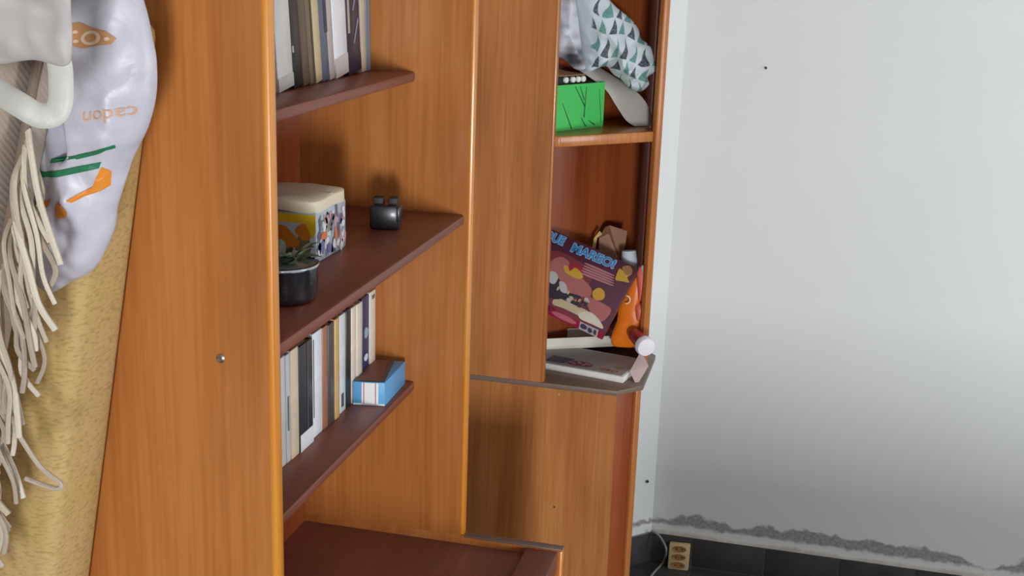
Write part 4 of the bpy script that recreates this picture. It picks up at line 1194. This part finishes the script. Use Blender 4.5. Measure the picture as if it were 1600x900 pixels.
# bound edge and fringe strands along the free edge
edge = [r_foot + rax * (rl * (0.1 + 0.9 * k / 30)) + rsd * (RR - 0.004) + Vector((0, -0.004, 0)) for k in range(31)]
bm = bmesh.new(); tube(bm, edge, 0.0042, 8)
obj('bound_edge', bm, plain('taupe_binding', (126, 108, 95), 0.9), rug, smooth=True)
M_STR = [plain('cream_cotton', (214, 202, 184), 0.9, bump=0.3, bscale=300), plain('ecru_cotton', (192, 176, 157), 0.9, bump=0.3, bscale=300), plain('dusty_cotton', (174, 158, 141), 0.9, bump=0.3, bscale=300)]
rd = random.Random(21)
h_top = (gy(52, 190, RY) - r_foot).dot(rax)
ns = 78
for k in range(ns):
    h = h_top - 0.005 - 0.44 * k / ns + rd.uniform(-0.004, 0.004)
    st = r_foot + rax * h + rsd * (RR - 0.002) + Vector((0, -0.003, 0))
    ln = rd.uniform(0.085, 0.135)
    side = rd.uniform(0.004, 0.036); out = rd.uniform(0.002, 0.022)
    wv = rd.uniform(-0.005, 0.005); curl = rd.uniform(-0.012, 0.012)
    pts = [st, st + Vector((side * 0.4, -out, -ln * 0.18)), st + Vector((side * 0.75 + wv, -out * 1.1, -ln * 0.5)),
           st + Vector((side * 0.9 - wv, -out, -ln * 0.8)), st + Vector((side + curl, -out * 0.9, -ln))]
    if k in (46,):
        pts = [st, st + Vector((0.03, -out, -0.03)), st + Vector((0.06, -out, -0.075)), st + Vector((0.083, -out, -0.092)), st + Vector((0.075, -out, -0.098)), st + Vector((0.045, -out, -0.092))]
    bm = bmesh.new(); rr = rd.uniform(0.0022, 0.0032)
    tube(bm, catmull(pts, 5), rr, 7)
    obj('fringe_strand', bm, M_STR[k % 3], rug, smooth=True)

# plastic carrier bag pulled over the top of the rug and the mattress
M_BAG, _nt, _b = pbsdf('thin_white_polythene')
_b.inputs['Base Color'].default_value = lin((222, 218, 228)) + (1,)
_b.inputs['Roughness'].default_value = 0.38
_b.inputs['Subsurface Weight'].default_value = 0.0
def bagmat():
    nt, b = _nt, _b; N = nt.nodes.new; L = nt.links.new
    tc = N('ShaderNodeTexCoord'); n1 = N('ShaderNodeTexNoise'); n1.inputs['Scale'].default_value = 22; n1.inputs['Detail'].default_value = 4; n1.inputs['Distortion'].default_value = 0.8
    L(tc.outputs['Object'], n1.inputs[0])
    rp = N('ShaderNodeValToRGB'); rp.color_ramp.elements[0].position = 0.3; rp.color_ramp.elements[1].position = 0.7
    rp.color_ramp.elements[0].color = lin((186, 183, 196)) + (1,); rp.color_ramp.elements[1].color = lin((210, 207, 218)) + (1,)
    L(n1.outputs['Fac'], rp.inputs[0]); L(rp.outputs[0], b.inputs['Base Color'])
    bp = N('ShaderNodeBump'); bp.inputs['Strength'].default_value = 0.35; bp.inputs['Distance'].default_value = 0.006
    L(n1.outputs['Fac'], bp.inputs['Height']); L(bp.outputs[0], b.inputs['Normal'])
bagmat()
BY = 1.055
bag_px = [(20, -60), (120, -70), (200, -55), (224, 0), (238, 60), (244, 98), (243, 150), (230, 200), (208, 245), (193, 290), (181, 330), (178, 358), (160, 400), (142, 425), (112, 440), (82, 457), (60, 444), (52, 400), (50, 330), (52, 250), (48, 150), (30, 40)]
def line_d(x, y, a, b):
    ax, ay = a; bx, by = b; dx, dy = bx - ax, by - ay
    t = max(0, min(1, ((x - ax) * dx + (y - ay) * dy) / (dx * dx + dy * dy)))
    return math.hypot(x - ax - dx * t, y - ay - dy * t)
def bp2(a, b): p = gy(a, b, BY); return (p.x, p.z)
cr1 = (bp2(108, 40), bp2(122, 235)); cr2 = (bp2(122, 30), bp2(165, 130)); cr3 = (bp2(80, 400), bp2(140, 300)); cr4 = (bp2(190, 150), bp2(240, 120))
def bag_crease(x, y):
    h = -0.030 * math.exp(-(line_d(x, y, *cr1) / 0.0065) ** 2) + 0.006 * math.exp(-(line_d(x, y, *cr2) / 0.010) ** 2)
    h += 0.006 * math.exp(-(line_d(x, y, *cr3) / 0.006) ** 2) + 0.004 * math.exp(-(line_d(x, y, *cr4) / 0.012) ** 2)
    return h + 0.004 * (1 - 2 * abs(noise.noise(Vector((x * 26 + y * 9, y * 10, 3))))) + 0.006 * noise.noise(Vector((x * 18, y * 12, 4))) + 0.0025 * noise.noise(Vector((x * 55, y * 40, 8)))
bag = thing('plastic_bag', 'crumpled white plastic carrier bag with orange and green print hanging over the rug', 'bag', (gy(110, 450, BY).x, BY, gy(110, 450, BY).z))
bp_ = Pillow((0, BY, 0), (1, 0, 0), (0, 0, 1), (0, -1, 0), [bp2(a, b) for a, b in bag_px], 0.036, 0.020, sub=4, rings=26, crease=bag_crease)
body = bp_.build('body', M_BAG, bag)
PO = plain('orange_ink', (226, 138, 46), 0.4); PB = plain('tan_ink', (196, 140, 92), 0.5); PG = plain('green_ink', (34, 118, 78), 0.4); PC = plain('pale_ink', (226, 196, 170), 0.5)
def dec(mat, polys, lift=0.0014): return bp_.decal('print', mat, body, [[bp2(a, b) for a, b in p] for p in polys], lift)
dec(PB, [[(140, 34), (152, 32), (170, 40), (190, 46), (204, 58), (198, 66), (180, 68), (160, 72), (144, 66), (139, 50)]])
dec(PC, [[(171 + 13 * math.cos(2 * math.pi * k / 18), 56 + 11 * math.sin(2 * math.pi * k / 18)) for k in range(18)]], 0.0020)
dec(PB, [[(171 + 8 * math.cos(2 * math.pi * k / 16), 56 + 6.5 * math.sin(2 * math.pi * k / 16)) for k in range(16)]], 0.0026)
dec(PC, [[(149 + 4 * math.cos(k), 47 + 3 * math.sin(k)) for k in (0, 1, 2, 3, 4, 5)]], 0.0020)
dec(PC, [[(152 + 4 * math.cos(k), 61 + 3 * math.sin(k)) for k in (0, 1, 2, 3, 4, 5)]], 0.0020)
dec(PC, [[(192 + 4 * math.cos(k), 58 + 3 * math.sin(k)) for k in (0, 1, 2, 3, 4, 5)]], 0.0020)
dec(PG, [[(112, 240), (130, 237), (155, 233), (180, 228), (204, 220), (204, 225), (180, 234), (155, 240), (130, 244), (113, 246)],
         [(97, 258), (125, 257), (155, 251), (184, 246), (180, 256), (155, 261), (125, 267), (98, 268)]])
dec(PO, [[(183, 254), (192, 262), (188, 285), (178, 292), (160, 298), (146, 306), (142, 302), (152, 294), (170, 284), (176, 270)], [(128 + 10.5 * math.cos(2 * math.pi * k / 16), 318 + 13 * math.sin(2 * math.pi * k / 16)) for k in range(16)],
         [(80, 318), (100, 305), (112, 300), (104, 314), (88, 330), (80, 328)]])
dec(plain('dark_speck_ink', (70, 90, 110), 0.5), [[(132, 179), (136, 178), (138, 181), (135, 184), (131, 183)]])
vs, fs = text2d('cadon', 1.0)
bm = bmesh.new(); bv = []
for x, y in vs:
    a = 197 - x * 28; b = 174 + y * 30 - (a - 197) * 0.10
    q = bp2(a, b); bv.append(bm.verts.new(bp_.at(q[0], q[1], 0.0014)))
for f_ in fs:
    try: bm.faces.new([bv[i_] for i_ in f_])
    except ValueError: pass
obj_keep('lettering', bm, plain('faded_orange_ink', (214, 164, 130), 0.5), body)
# front gather of the bag over the rug roll, and its handle loop
FY = 0.868
fr_px = [(-70, -70), (60, -75), (104, -40), (110, 20), (112, 62), (110, 95), (98, 104), (80, 100), (55, 94), (30, 96), (0, 100), (-40, 92), (-70, 40)]
fp = lambda a, b: (lambda p: (p.x, p.z))(gy(a, b, FY))
fpil = Pillow((0, FY, 0), (1, 0, 0), (0, 0, 1), (0, -1, 0), [fp(a, b) for a, b in fr_px], 0.008, 0.012, sub=5, rings=24,
              crease=lambda x, y: 0.012 * noise.noise(Vector((x * 20 + y * 14, y * 26, 6))) + 0.005 * noise.noise(Vector((x * 55, y * 50, 1))))
M_BAG2 = plain('off_white_polythene', (188, 181, 178), 0.55, bump=0.25, bscale=25, var=0.05)
fpil.build('front_gather', M_BAG2, bag)
hp = [gy(-45, 108, FY), gy(-10, 138, FY - 0.004), gy(28, 162, FY - 0.010), gy(60, 180, FY - 0.006), gy(84, 178, FY - 0.002), gy(94, 160, FY), gy(95, 130, FY + 0.002), gy(94, 106, FY + 0.004), gy(90, 84, FY + 0.004)]
bm = bmesh.new(); tube(bm, catmull(hp, 6), 0, 12, flat=(0.0100, 0.0030))
obj('handle', bm, plain('white_polythene_handle', (204, 201, 194), 0.45, bump=0.3, bscale=70), bag, smooth=True)
